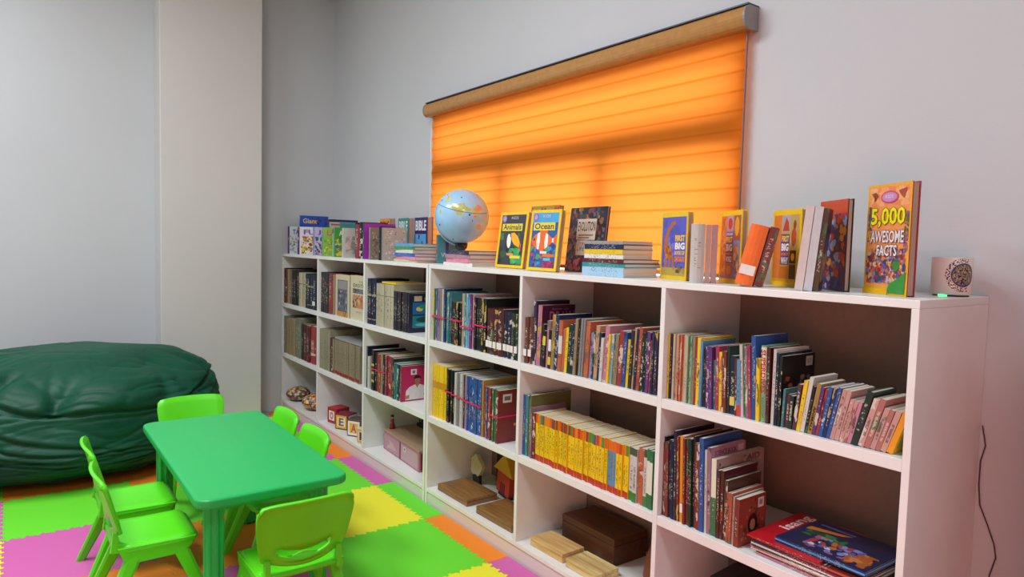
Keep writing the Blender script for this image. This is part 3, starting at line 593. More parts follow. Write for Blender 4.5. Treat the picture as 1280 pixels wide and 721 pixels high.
def flatspine(cn, marks=.6):
    k = ('fs', cn, marks)
    if k in CACHE: return CACHE[k]
    x = N('flat_spine_' + cn.replace(' ', '_'), .4); ob = x.obj(); r = x.rnd()
    nz = x.noise(x.comb(x.math('MULTIPLY', ob[0], 190), x.math('MULTIPLY', r, 31), x.math('MULTIPLY', ob[2], 260)), 1.0, 2)['Fac']
    f = x.math('MULTIPLY', x.math('GREATER_THAN', nz, marks), x.math('LESS_THAN', x.math('ABSOLUTE', ob[0]), .075))
    x.base(x.mix(x.math('MULTIPLY', f, .55), lin(PAL[cn]), lin('#2a2028') if cn in DARKMARK else lin('#d8d2c8'))); CACHE[k] = x.m; return x.m
flatbook(.99, .03, 1.40, .22, Z3 + .2245, .012, 'grey', 'grey-white magazine lying flat across the red-based volumes, second bay, middle shelf', None)
flatbook(1.66, .035, 1.83, .225, Z2 + .2430, .010, 'yellow', 'yellow-edged book lying across the cream volumes, third bay, top shelf', None)

# pink elastic ribbons round bundles
M_RIB = flat('#e0245e', .4)
def ribbon(xa, xb, z, tilt, label, dy=.012):
    b = B(); y0, y1 = dy, .238
    t = .0008; hh = .0035
    n = 6
    for s in range(n):
        u0, u1 = s / n, (s + 1) / n; wob = .0015 * math.sin(s * 2.1)
        b.box((xa + (xb - xa) * u0, y0, z + tilt * u0 + wob - hh), (xa + (xb - xa) * u1, y0 + t, z + tilt * u0 + wob + hh))
    b.box((xa - t * .5, y0, z - hh), (xa, y1, z + hh)).box((xb, y0, z + tilt - hh), (xb + t * .5, y1, z + tilt + hh)).box((xa, y1 - t, z - hh + tilt * .5), (xb, y1, z + hh + tilt * .5))
    o = b.out('ribbon', [M_RIB]); tag(o, label, 'ribbon', 'pink ribbons round bundles of books')
ribbon(2.2722, 2.3868, Z2 + .118, .0, 'pink ribbon round the thin pastel books, left end, fourth bay top shelf')
ribbon(2.4342, 2.5262, Z2 + .118, .0, 'pink ribbon round the first black volumes, fourth bay top shelf')
ribbon(2.5266, 2.6324, Z2 + .095, .0, 'pink ribbon round the striped peach to pink books, fourth bay top shelf')
ribbon(2.6334, 2.7370, Z2 + .115, .0, 'pink ribbon round the second black volumes beside the dark red set, fourth bay')
ribbon(2.4032, 2.5838, Z3 + .15, -.012, 'pink ribbon round the black and white books, fourth bay middle shelf')
ribbon(2.5845, 2.7100, Z3 + .135, -.004, 'pink ribbon round the blue books, fourth bay middle shelf')
ribbon(2.7864, 2.8450, Z3 + .115, .0, 'pink ribbon round the green books and brown-red book, fourth bay middle shelf')
ribbon(1.5745, 1.7485, Z3 + .125, .0, 'pink ribbon round the black, red and tan books, third bay middle shelf')

# ------------------------------------------------------------------ things on the top of the bookcases
TOPG = 'books standing along the bookcase top'
def topbook(X, y, t, h, d, cn, label, soft=None, lean=0, cover=None, spine=None, art=None, rotz=0):
    r = book(X, y, ZT, t, h, d, cn, label, TOPG, lean=lean, rotz=math.radians(rotz), soft=soft, spine=spine, board=cover)
    if art: A = Art((t - .0006, 0, 0), (0, 1, 0), (0, 0, 1), d, h); art(A); A.out('cover_art', r)
    return r
COM = ['#d8452c', '#e8c832', '#4aa83c', '#3b78c8', '#e9e4da', '#b04a98', '#e88a34']
def comic(bg, title, tc, seed, cols=None, extra=None):
    def f(A):
        A.rect(.03, .0, 1, 1, bg).blobs(46, .05, .03, .97, .66, cols or COM, .085, seed).text(title, .18, .72, .9, .9, tc, .03)
        if extra: extra(A)
    return f
topbook(.055, .03, .022, .203, .15, 'purple', 'purple-spined comic at the far left end of the bookcase top', art=comic('#cfd8dc', 'TALES', '#5a5a8c', 1, ['#8a9a5c', '#a8a8a8', '#6c8c4c', '#c8c8d0']))
topbook(.27, .03, .022, .200, .2, 'purple', 'purple-spined comic with red and white cartoon cover, second along the top', art=comic('#e8e4e4', 'FUN', '#7c5ac0', 2, ['#d8452c', '#e8c832', '#b82c34', '#e88a34', '#4aa83c']))
topbook(.58, .03, .012, .195, .17, 'lavender', 'lilac comic with JOX lettering standing behind the yellow one', art=comic('#c8c0e4', 'JOX', '#7a3aa8', 3, ['#3a6aa8', '#7c3a3c', '#2c7a7c', '#d8d0e4', '#b83a34']))
topbook(.745, .03, .014, .192, .17, 'light green', 'green and yellow storybook with a blue robed figure on its cover', art=comic('#9cc85c', 'LAMP', '#e85a94', 4, ['#e8d838', '#7cb84c'], lambda A: (A.poly([(.45, .0), (.97, .0), (.97, .95), (.55, .95)], '#f0dc3c'), A.poly([(.52, .0), (.85, .0), (.9, .35), (.82, .6), (.62, .55)], '#2c78d4'), A.ell(.78, .66, .09, .08, '#2c5cb8'))))
topbook(.93, .03, .022, .19, .2, 'light green', 'green ALI BABA storybook with white page edges on the bookcase top', art=comic('#4c9c3c', 'ALI BABA', '#f2efe0', 5, ['#2c7a34', '#8cc85c', '#d8d8c8', '#c86a34', '#3c6ab8', '#e8c848']))
topbook(1.04, .05, .02, .187, .17, 'white', 'plain white-edged paperback just right of the green storybook')
topbook(1.30, .03, .055, .205, .16, 'crimson', 'dark pink-spined book beside the black one on the bookcase top')
topbook(1.358, .03, .045, .218, .16, 'black', 'black-spined book beside the purple cover on the bookcase top')
topbook(1.405, .03, .022, .212, .2, 'purple', 'tall purple book with a pale figure on its cover, bookcase top', cover=flat('#a23aa8', .35), art=lambda A: A.rect(0, 0, 1, 1, '#a536ac').ell(.45, .3, .18, .16, '#d8b8a8').ell(.4, .5, .1, .1, '#e0c8d8').text('princess', .4, .82, .95, .88, '#5a1a70'))
topbook(1.49, .03, .018, .186, .13, 'grey', 'grey-brown patterned notebook in front of the yellow BIBLE book', cover=flat('#8c8070', .4), art=lambda A: A.rect(.03, .02, .97, .98, '#8f8272').blobs(60, .05, .05, .95, .95, ['#75695a', '#a89c88', '#6a6258', '#b8ac94'], .07, 6))
topbook(1.625, .03, .028, .19, .09, 'black', 'narrow black book between the two patterned notebooks')
topbook(1.656, .03, .018, .184, .15, 'grey', 'pale notebook with a blue-grey bird painting, in front of the teal BIBLE book', cover=flat('#b0aaa0', .4), art=lambda A: A.rect(.03, .02, .97, .98, '#b3ada4').blobs(60, .08, .06, .92, .92, ['#8a94ac', '#c8c8d0', '#9c948c', '#a8b0c4', '#d4d0c8'], .06, 8))
topbook(.10, .10, .014, .288, .22, 'blue', 'large blue book rising behind the comics at the left end', cover=flat('#1f4fb0', .35), art=lambda A: A.rect(0, 0, 1, 1, '#1d4cae').text('Giant', .1, .8, .6, .93, '#e8c040', .02).blobs(10, .5, .7, .95, .95, ['#6c2a34', '#1a2a6c'], .08, 3))
topbook(.60, .13, .02, .252, .21, 'navy', 'navy-topped book standing behind the middle comics', cover=flat('#c8c4c0', .4), art=lambda A: A.rect(0, 0, 1, .93, '#b8b4ac').rect(0, .93, 1, 1, '#1a2456').rect(.05, .84, .95, .88, '#b8503c'))
topbook(.83, .12, .02, .225, .2, 'teal', 'teal book showing above the yellow storybook', cover=flat('#3c8c8c', .4))
topbook(1.09, .12, .03, .222, .16, 'black', 'black book with a red patch behind the white-edged paperback', art=lambda A: A.rect(.2, .8, .6, .98, '#c0242c'))
def bible(bg, tc, lo):
    def f(A):
        A.rect(0, 0, 1, 1, bg).text('BIBLE', .08, .70, .92, .93, tc, .03).rect(.08, .04, .92, .62, lo).blobs(14, .1, .05, .9, .6, [lo, '#c83a34', '#4a1a24', '#5ab0d8'], .12, len(tc) + ord(bg[1]))
    return f
display((1.125, .27), (1.31, .25), .252, .035, 'orange', 'orange book with dark BIBLE title, leftmost of the three BIBLE books', TOPG, art=bible('#e89a28', '#6c1a1c', '#7a2026'))
display((1.385, .27), (1.555, .25), .25, .035, 'teal', 'teal BIBLE book, middle of the three, above the bird notebook', TOPG, art=bible('#2c8c80', '#d8ece4', '#6a2a34'))
display((1.605, .265), (1.80, .24), .25, .035, 'navy', 'navy BIBLE book with red and blue picture, nearest the globe', TOPG, art=bible('#2a2460', '#e8e8ec', '#4aa0d8'))
S1 = 'stack of books left of the globe'
for i, (t, cn, dx, w) in enumerate([(.014, 'cream', .06, 'cream'), (.016, 'pink', .08, 'pink'), (.018, 'blue', .01, 'dark-edged blue'), (.018, 'white', .0, 'white'), (.016, 'green', .0, 'green'), (.018, 'light blue', -.005, 'light blue')]):
    zz = ZT + sum([.014, .016, .018, .018, .016, .018][:i])
    flatbook(1.82 + (i % 2) * .008, .03, 2.035 + dx * .5, .2, zz, t, cn, '%s book, %s from the bottom of the flat stack left of the globe' % (w, ordw(i + 1)), S1, rz=math.radians([2, -3, 1, -2, 2, -1][i]))
topbook(2.103, .125, .018, .148, .13, 'teal', 'pale teal paperback with small white lettering, standing behind the globe', art=lambda A: A.rect(0, 0, 1, 1, '#4c98a4').rect(.35, .0, .5, .75, '#2c3a8c').text('WITH', .15, .22, .95, .38, '#d8e4ec'), soft=True)
for i, (t, cn, w) in enumerate([(.016, 'white', 'white'), (.018, 'pink', 'pink'), (.02, 'mauve', 'mauve'), (.018, 'navy', 'dark blue')]):
    zz = ZT + sum([.016, .018, .02, .018][:i])
    flatbook(2.36 - .02 * (i == 0), .03, 2.565 + .03 * (i == 0), .19, zz, t, cn, '%s book lying flat, %s from the bottom of the stack right of the globe' % (w, ordw(i + 1)), 'stack of books right of the globe', rz=math.radians([0, -2, 2, -1][i]))

# globe
gl = empty('globe', (2.228, .2, ZT)); tag(gl, 'light blue world globe with coloured land patches on a black stand', 'globe')
x = N('globe_print', 0.18); tc = x.n('ShaderNodeTexCoord').outputs['Object']
n1 = x.noise(tc, 13.0, 5)['Fac']; n2 = x.noise(tc, 16, 2)['Fac']
land = x.math('GREATER_THAN', n1, .60)
lc = x.ramp(n2, [(.0, lin('#c86a3c')), (.42, lin('#d8905c')), (.5, lin('#d8cc7c')), (.58, lin('#a8c46a')), (.66, lin('#d88a9c'))])
oc = x.mix(n2, lin('#84bce8'), lin('#b4daf2')); c = x.mix(land, oc, lc)
vr = x.n('ShaderNodeTexVoronoi'); x.l(tc, vr.inputs['Vector']); vr.inputs['Scale'].default_value = 24
c = x.mix(x.math('LESS_THAN', vr.outputs['Distance'], .13), c, lin('#2a3c5c'))
ob = x.obj(); la = x.math('ABSOLUTE', x.math('SUBTRACT', x.math('MULTIPLY', x.math('ADD', ob[2], x.math('MULTIPLY', ob[0], .28)), 1.0), .05))
c = x.mix(x.math('LESS_THAN', la, .0012), c, lin('#2c4468')); x.base(c); M_GL = x.m
me = bpy.data.meshes.new('s'); g = bmesh.new(); bmesh.ops.create_uvsphere(g, u_segments=64, v_segments=40, radius=.137)
for f in g.faces: f.smooth = True
b = B(); b.add(g); sp = b.out('sphere', [M_GL], gl, (0, 0, .243))
B().lathe([(0, 0), (.062, 0), (.062, .008), (.05, .016), (.02, .026), (.018, .07), (.03, .085), (.034, .108), (.0, .108)]).out('stand', [flat('#17161a', .25)], gl)
cpt = [(-.148 * math.cos(a) * .8, -.148 * math.cos(a) * .6, .243 + .148 * math.sin(a)) for a in [math.radians(d) for d in range(-85, 25, 6)]]
B().tube(cpt, .004, n=8).out('meridian_arm', [flat('#9fb4c4', .3)], gl)

# Little encyclopaedias facing the room
def nat(bg, title, tc, extra):
    def f(A):
        A.rect(0, 0, 1, 1, '#efc81e').rect(.07, .05, .93, .95, bg); extra(A)
        A.ell(.17, .88, .08, .07, '#8c6ab0').ell(.17, .88, .05, .045, '#b8a0d0').text('KIDS', .42, .87, .66, .92, '#dcd8d0')
        if title: A.rect(.12, .66, .84, .79, '#e8d23c').text(title, .16, .68, .80, .78, tc, .02)
    return f
def toucan(A):
    A.blobs(36, .08, .06, .92, .62, ['#2c5a34', '#3a3c48', '#24302c', '#4a7c44', '#33363c'], .12, 4)
    A.blobs(10, .45, .07, .92, .35, ['#3aa050', '#4cb85a', '#2f9a6c'], .12, 5)
    A.poly([(.36, .28), (.30, .38), (.31, .52), (.40, .62), (.50, .62), (.54, .54), (.50, .42), (.44, .28)], '#1c1e22').ell(.41, .48, .075, .13, '#efece4', rot=.15)
    A.poly([(.46, .62), (.58, .63), (.72, .56), (.84, .42), (.86, .32), (.74, .38), (.60, .42), (.50, .50)], '#f2b01e').poly([(.80, .46), (.88, .30), (.78, .36)], '#c83a1c').ell(.45, .57, .02, .018, '#3c78c8')
    A.rect(.38, .22, .62, .26, '#e8924c').rect(.5, .17, .86, .22, '#e8d23c')
def fishart(A):
    A.rect(.07, .79, .93, .95, '#4aa4dc').blobs(44, .08, .06, .92, .45, ['#2c6ab0', '#3c3a78', '#1c4c90', '#5a8cc0', '#7c4c8c', '#c83a5c', '#4a9c6c'], .09, 7)
    A.poly([(.08, .48), (.18, .58), (.36, .64), (.56, .63), (.72, .56), (.80, .53), (.92, .60), (.93, .42), (.80, .47), (.70, .42), (.56, .36), (.34, .34), (.18, .40)], '#ee6a24')
    A.poly([(.30, .35), (.36, .35), (.38, .48), (.36, .63), (.28, .61), (.26, .48)], '#f2ede4').poly([(.56, .36), (.64, .39), (.65, .49), (.63, .60), (.56, .62), (.53, .48)], '#f2ede4').poly([(.78, .47), (.83, .46), (.83, .54), (.78, .53)], '#f2ede4').ell(.18, .51, .025, .022, '#17161a').poly([(.34, .64), (.42, .72), (.6, .70), (.62, .62)], '#ee6a24').poly([(.38, .34), (.44, .27), (.56, .30), (.52, .36)], '#ee6a24')
    A.rect(.42, .28, .64, .32, '#e8e4dc').rect(.5, .23, .88, .275, '#e8702c').rect(.55, .17, .78, .21, '#5cc0dc').blobs(12, .52, .05, .92, .16, ['#b82c5c', '#8c2450'], .09, 2)
display((2.63, .13), (2.838, .13), .25, .02, 'yellow', 'yellow-bordered Animals book with a toucan on its cover', TOPG, back=7, art=nat('#3a3d46', 'Animals', '#2c3a1c', toucan))
display((2.948, .066), (3.133, .07), .248, .022, 'yellow', 'yellow-bordered Ocean book with an orange clownfish on its cover', TOPG, back=6, art=nat('#2a5c9c', 'Ocean', '#1c2c5c', fishart))
display((2.66, .285), (2.885, .27), .285, .02, 'olive', 'tall yellow and red illustrated book behind the Animals and Ocean books', TOPG, back=5, art=lambda A: A.rect(0, 0, 1, 1, '#a8902c').blobs(50, .02, .02, .98, .98, ['#c8a828', '#6c4a1c', '#8c7c28', '#b85a24', '#3c3a1c'], .1, 3).poly([(.55, .88), (.98, .98), (.98, .86), (.6, .84)], '#c8242c').poly([(.3, .88), (.4, .97), (.45, .9), (.52, .97), (.55, .86)], '#3c2c7c'))
def evo(A):
    A.rect(0, 0, 1, 1, '#2a2430').blobs(130, .01, .01, .99, .99, ['#3c2c3c', '#7c3a34', '#4a6a4c', '#8c5a3c', '#2c4a5c', '#5c5a7c', '#a86a3c', '#1c1a20', '#6c2c4c'], .07, 9)
    A.rect(.24, .50, .76, .82, '#c4b8a8').text('EVOLUTION', .27, .63, .74, .78, '#1a1618', .02).rect(.3, .56, .7, .58, '#6c6058').rect(.3, .52, .6, .54, '#6c6058').rect(.27, .26, .55, .49, '#c4b8a8').text('STORY', .3, .41, .52, .46, '#2a2224').text('LIFE', .3, .33, .5, .39, '#2a2224').blobs(12, .05, .02, .6, .22, ['#a83c5c', '#c85a6c', '#7c2c40'], .08, 12)
display((3.035, .20), (3.275, .175), .262, .014, 'charcoal', 'dark EVOLUTION book covered in animal drawings leaning at the blind', TOPG, back=6, art=evo)
for i, (t, cn, w) in enumerate([(.034, 'pale blue', 'thick pale blue'), (.014, 'teal', 'teal'), (.015, 'maroon', 'dark red'), (.016, 'white', 'black and white'), (.017, 'yellow', 'yellow'), (.018, 'navy', 'navy'), (.012, 'grey', 'thin grey')]):
    zz = ZT + sum([.034, .014, .015, .016, .017, .018, .012][:i])
    dx = [0, 0, 0, 0.01, .01, .01, .012][i]
    flatbook(3.325 + dx, .035, 3.535 - dx * .6, .035 + [.17, .2, .18, .15, .15, .15, .15][i], zz, t, cn, '%s book, %s from the bottom of the stack beside the EVOLUTION book' % (w, ordw(i + 1)), 'stack of thick books by the EVOLUTION book', rz=math.radians([0, 1.2, -.8, .6, -.6, .5, .2][i]), pm=M_PAGEF)
def firstbig(words, bgcol, extra, tx=(.56, .92), tv=.66):
    def f(A):
        A.rect(0, 0, 1, 1, '#ecc41c').rect(.05, .06, .95, .93, bgcol); extra(A)
        u0, u1 = tx; v = tv
        for w, c, hh in words:
            A.text(w, u0, v - hh, u1, v, c, .04); v -= hh + .02
    return f
def dino(A):
    A.rect(.05, .06, .95, .18, '#b8a04c').rect(.05, .18, .95, .93, '#5a5cc4').blobs(14, .06, .25, .9, .9, ['#6c70d0', '#5054b8', '#7a80d8'], .15, 3)
    A.poly([(.16, .18), (.18, .34), (.12, .48), (.14, .62), (.26, .76), (.42, .86), (.54, .88), (.58, .83), (.48, .80), (.34, .72), (.26, .60), (.30, .52), (.42, .44), (.50, .34), (.54, .18), (.48, .18), (.45, .30), (.40, .30), (.38, .18), (.32, .18), (.31, .30), (.26, .32), (.24, .18)], '#b06a34')
    A.blobs(12, .18, .3, .44, .5, ['#c8803c', '#8c4c28'], .05, 2).ell(.62, .28, .09, .07, '#7a5a3c').ell(.62, .28, .06, .045, '#5a5cc4').blobs(10, .5, .1, .94, .2, ['#8c6a34', '#5a4028', '#a88848'], .07, 5)
display((3.577, .172), (3.74, .112), .226, .02, 'yellow', 'yellow-bordered FIRST BIG book with a long-necked dinosaur on blue', TOPG, art=firstbig([('FIRST', '#f2c81c', .09), ('BIG', '#f4f2ea', .10), ('BOOK OF', '#f2c81c', .06), ('DINOSAURS', '#ef8a24', .08)], '#5a5cc4', dino))
topbook(3.812, .04, .044, .182, .085, 'white', 'white-spined book with grey line drawings beside the dinosaur book', soft=False, spine=spine_mat('white', marks=.6), rotz=38)
topbook(3.8475, .0675, .017, .18, .085, 'pale pink', 'pinkish thin book right of the white-spined book', soft=True, spine=flat('#b58f86', .6), rotz=38)
topbook(3.8615, .0785, .018, .18, .085, 'mauve', 'mauve-edged thin book leaning against the WORLD book', soft=True, spine=flat('#a88480', .6), rotz=38)
def worldart(A):
    A.rect(.05, .1, .30, .93, '#d06a3c').blobs(16, .06, .12, .3, .9, ['#e07c44', '#b84c2c', '#d89068'], .1, 2).rect(.32, .72, .62, .93, '#b890b0').ell(.47, .82, .1, .08, '#c0382c').rect(.64, .6, .93, .93, '#9c5a3c').ell(.78, .78, .1, .13, '#e0a034').rect(.64, .1, .93, .58, '#7c8cb8').ell(.78, .4, .1, .14, '#c8743c').blobs(8, .66, .12, .92, .5, ['#8c4c3c', '#c8a078'], .1, 6).rect(.30, .28, .62, .70, '#5c3a8c').rect(.30, .10, .62, .26, '#b8683c').ell(.46, .18, .1, .06, '#d88a4c')
display((3.785, .222), (3.925, .138), .228, .018, 'yellow', 'yellow-edged FIRST BIG book of the WORLD with photo collage cover', TOPG, art=firstbig([('LITTLE KIDS', '#e8e4ea', .03), ('FIRST', '#f2c81c', .08), ('BIG', '#f4f2ea', .10), ('BOOK OF THE', '#ef8a24', .03), ('WORLD', '#f4f2ea', .08)], '#8c6aa0', worldart, (.32, .60), .69))
book(3.985, .028, ZT, .050, .175, .08, 'orange', 'orange book with a white spine label leaning between FIRST BIG books', TOPG, lean=13, soft=False, spine=flat('#f0702a', .35), board=flat('#c24a2c', .4), sticker=True, rotz=math.radians(30))
book(4.0305, .0545, ZT, .022, .172, .08, 'brick red', 'brown-red paperback leaning beside the orange book, before the book of WHY', TOPG, lean=13, soft=True, rotz=math.radians(30))
def whyart(A):
    A.rect(.05, .1, .32, .93, '#d87a3c').rect(.34, .7, .62, .93, '#a8a4b4').poly([(.36, .72), (.6, .72), (.56, .84), (.48, .9)], '#b8442c').rect(.64, .48, .90, .93, '#b8a068').ell(.76, .64, .09, .12, '#b84c28').ell(.78, .8, .05, .06, '#8c4424').rect(.64, .3, .86, .47, '#1c1a1c').ell(.75, .385, .06, .05, '#e8a030').rect(.64, .1, .86, .29, '#3c2c20').rect(.32, .28, .62, .68, '#4c3a8c').rect(.30, .10, .62, .26, '#c8742c')
display((3.965, .238), (4.098, .172), .228, .018, 'yellow', 'yellow-bordered FIRST BIG book of WHY with fox and bird photos', TOPG, art=firstbig([('FIRST', '#f2c81c', .08), ('BIG', '#f4f2ea', .10), ('BOOK OF', '#ef8a24', .04), ('WHY', '#f4f2ea', .09)], '#d8a428', whyart, (.35, .60), .66))
topbook(4.170, .030, .022, .225, .08, 'white', 'white-covered book leaning between the WHY book and dark picture book', lean=5, soft=True, spine=flat('#cfc4c0', .4), cover=flat('#d8d4d0', .4), rotz=22)
topbook(4.1910, .0385, .022, .222, .08, 'grey', 'pale grey magazine-like book leaning beside the white one', lean=5, soft=True, spine=flat('#c3c3c6', .4), cover=flat('#c8c8c8', .4), rotz=22)
topbook(4.2120, .0470, .013, .218, .08, 'brown', 'dark brown book with aged pages leaning beside the grey one', lean=5, soft=True, rotz=22)
display((4.135, .202), (4.258, .118), .246, .016, 'black', 'dark picture book with blue and red figures beside the 5,000 facts book', TOPG, art=lambda A: A.rect(0, 0, 1, 1, '#4c3458').rect(0, .78, 1, 1, '#c04c38').blobs(70, .02, .02, .98, .85, ['#2c5ca8', '#c8502c', '#d89a3c', '#3c2c6c', '#7c2c4c', '#88a0c8', '#b83a2c'], .12, 8))
def facts(A):
    A.rect(0, 0, 1, 1, '#e8b41c').rect(.04, .07, .97, .98, '#f29a5c').blobs(40, .04, .80, .96, .97, ['#f2a868', '#ee8c5c', '#f4b47c'], .09, 1)
    A.blobs(60, .04, .45, .16, .80, ['#3c4c78', '#8c5a3c', '#5a6c8c', '#d8a04c'], .05, 2).blobs(40, .88, .40, .97, .75, ['#8c5a8c', '#c8743c', '#5a6c4c'], .05, 3)
    A.blobs(150, .05, .10, .95, .42, ['#7a3c4c', '#c8502c', '#5c5a9c', '#d8a03c', '#3c4c6c', '#8c7a9c', '#a83c2c', '#c8b4a4'], .06, 4)
    A.poly([(.55, .02), (.95, .02), (.97, .22), (.82, .16), (.62, .10)], '#3c9440').ell(.75, .27, .08, .05, '#3f8c3c').rect(.0, .0, .58, .055, '#e8b41c')
    A.ell(.52, .88, .20, .055, '#c8507c').ell(.52, .88, .17, .042, '#c890c4').text('KIDS', .43, .87, .61, .90, '#e4d4e0').poly([(.1, .92), (.2, .86), (.16, .84), (.26, .9), (.2, .93)], '#8c4c2c').poly([(.72, .93), (.9, .95), (.84, .86), (.78, .89)], '#a84c3c')
    A.text('5,000', .10, .60, .90, .79, '#6c7c14', .05).text('5,000', .115, .607, .89, .785, '#f2ea1c', .02)
    A.text('AWESOME', .12, .465, .90, .585, '#5c3c4c', .045).text('AWESOME', .13, .47, .89, .58, '#ece6e8', .02).text('FACTS', .28, .345, .76, .455, '#5c3c4c', .045).text('FACTS', .29, .35, .75, .45, '#ece6e8', .02).text('(About Everything!)', .22, .30, .8, .33, '#3c5c9c')
display((4.283, .172), (4.428, .088), .28, .021, 'red', 'tall 5,000 AWESOME FACTS book near the right end of the bookcase top', TOPG, art=facts, edge=flat('#a8343c', .4))

# printed cup at the end
cp = empty('cup', (4.443, .3, ZT)); tag(cp, 'white cup with a round printed badge at the right end of the bookcase', 'cup')
x = N('cup_print', 0.3); ob = x.obj(); an = x.math('ARCTAN2', ob[1], ob[0])
u = x.math('MULTIPLY', x.math('SUBTRACT', an, -.62), .047); v = x.math('SUBTRACT', ob[2], .055)
rr = x.math('SQRT', x.math('ADD', x.math('MULTIPLY', u, u), x.math('MULTIPLY', v, v)))
nz = x.noise(x.comb(x.math('MULTIPLY', u, 130), x.math('MULTIPLY', v, 130), 0.0), 1.0, 2)['Fac']
bd = x.ramp(nz, [(0, lin('#2c2c7c')), (.47, lin('#c8b428')), (.54, lin('#2c3c7c')), (.62, lin('#8c8c3c'))], True)
c = x.mix(x.math('LESS_THAN', rr, .027), lin('#e6ddd6'), bd)
c = x.mix(x.math('MULTIPLY', x.math('LESS_THAN', rr, .030), x.math('GREATER_THAN', rr, .026)), c, lin('#3c3c6c'))
ut = x.math('MULTIPLY', x.math('SUBTRACT', an, -1.45), .047)
tm = x.math('MULTIPLY', x.math('LESS_THAN', x.math('ABSOLUTE', x.math('SUBTRACT', rr, .037)), .006), x.math('GREATER_THAN', x.noise(x.comb(x.math('MULTIPLY', u, 260), x.math('MULTIPLY', v, 260), 0.0), 1.0, 1)['Fac'], .52))
tm = x.math('MULTIPLY', tm, x.math('LESS_THAN', u, .012))
c = x.mix(tm, c, lin('#5a2430')); x.base(c)
B().lathe([(0, .004), (.044, .004), (.046, .008), (.046, .098), (.0445, .1), (.043, .098), (.042, .012), (0, .01)], n=64).out('body', [x.m], cp)
B().lathe([(0, 0), (.040, 0), (.040, .004), (0, .004)], n=40).out('foot', [flat('#2a2220', .5)], cp)
x = N('green_indicator', .3); x.b.inputs['Emission Color'].default_value = (.05, 1, .2, 1); x.b.inputs['Emission Strength'].default_value = 4; x.base((.05, .8, .2, 1))
B().box((-.013, -.0425, .0005), (.007, -.0395, .0038)).out('indicator_light', [x.m], cp)

# ------------------------------------------------------------------ magazines lying in the rightmost bay
MG = 'magazines lying in the rightmost bay'
cols = ['mauve', 'brown', 'pale pink', 'white', 'charcoal', 'white', 'brick red', 'dark blue', 'burnt orange', 'maroon']
z = Z3
for i, cn in enumerate(cols):
    t = [.008, .005, .004, .005, .004, .005, .005, .004, .005, .004][i]
    ox = .018 if i < 2 else 0
    flatbook(4.082 + ox, .024, 4.385 + ox, .24, z, t, cn, '%s magazine, %s from the bottom of the flat pile, rightmost bay' % (cn, ordw(i + 1)), MG, rz=math.radians([-1, -2, 0, -2, 1, -1, -2, 0, -1, 1][i]), name='magazine', cat='magazine'); z += t
flatbook(4.072, .016, 4.285, .29, z, .005, 'red', 'red magazine with white isang lettering, poking out under the top one', MG, rz=math.radians(1), name='magazine', cat='magazine', art=lambda A: A.rect(0, 0, 1, 1, '#c01826').text('isang', .10, .45, .30, .97, '#efe8e4', .02, 'up')); z += .005
for i, cn in enumerate(['navy', 'light blue', 'dark blue']):
    last = i == 2
    flatbook(4.15, .034, 4.40, .25, z, .005, cn, ['navy magazine just above the red one in the flat pile, rightmost bay', 'pale blue magazine second from the top of the flat pile, rightmost bay', 'topmost magazine of the flat pile, dark blue cover with orange and green artwork'][i], MG, rz=math.radians([-1, -2, -1.5][i]), name='magazine', cat='magazine', art=(lambda A: A.rect(0, 0, 1, 1, '#22284a').rect(.1, .84, .5, .89, '#5a6ab0').poly([(.06, .58), (.42, .72), (.5, .82), (.36, .78), (.06, .70)], '#d8802a').blobs(14, .1, .4, .55, .62, ['#2c6a3c', '#3c8048', '#1c4c34'], .08, 2).blobs(40, .25, .08, .8, .5, ['#7c86c0', '#c8ccd8', '#b8683c', '#8c5a8c', '#4c5ab0', '#a83c3c'], .06, 3).blobs(14, .7, .05, .96, .45, ['#c87a3c', '#a85c30'], .1, 4)) if last else None); z += .005

# ------------------------------------------------------------------ things on the bottom row
def wood(c1, c2, name, sc=1.0, rough=.4):
    x = N(name, rough); ob = x.obj()
    nz = x.noise(x.comb(x.math('MULTIPLY', ob[0], 7 * sc), x.math('MULTIPLY', ob[1], 90 * sc), x.math('MULTIPLY', ob[2], 90 * sc)), 1.0, 4)['Fac']
    x.base(x.ramp(nz, [(.3, lin(c1)), (.7, lin(c2))])); return x.m
W_BR = wood('#6e4a28', '#9a6c3c', 'brown_wood'); W_DK = wood('#41230f', '#5e3518', 'dark_wood', .6); W_LT = wood('#b98c4e', '#e3bf83', 'light_wood', .8)
W_LT2 = wood('#a87c40', '#ecd79a', 'striped_wood', .35)
def woodbox(name, cx, cy, w, d, h, rz, mat, label, group=None, slats=False, z=Z4, lid=.35):
    r = empty(name, (cx, cy, z + .0004), (0, 0, math.radians(rz))); tag(r, label, 'box', group)
    hl = h * (1 - lid)
    B().box((-w / 2, -d / 2, 0), (w / 2, d / 2, hl - .001), bev=.002).out('body', [mat], r)
    b = B()
    if slats:
        for k in range(4): b.box((-w / 2, -d / 2 + d * k / 4 + .001, hl), (w / 2, -d / 2 + d * (k + 1) / 4 - .001, h), bev=.001)
    else: b.box((-w / 2, -d / 2, hl), (w / 2, d / 2, h), bev=.002)
    b.out('lid', [mat], r); return r
woodbox('wooden_box', 2.457, .118, .268, .172, .032, 0, W_BR, 'flat brown wooden box, left of the pair in the fourth bay bottom', 'flat brown boxes in the fourth bay')
woodbox('wooden_box', 2.803, .118, .264, .172, .034, 1, W_BR, 'flat brown wooden box, right of the pair in the fourth bay bottom', 'flat brown boxes in the fourth bay')
woodbox('wooden_box', 3.165, .092, .197, .115, .035, 1, W_LT, 'light wooden box at the left of the fifth bay bottom', 'light boxes in the fifth bay')
woodbox('wooden_box', 3.375, .088, .17, .112, .033, 1, W_LT2, 'light striped wooden box in front of the big dark box', 'light boxes in the fifth bay', slats=True)
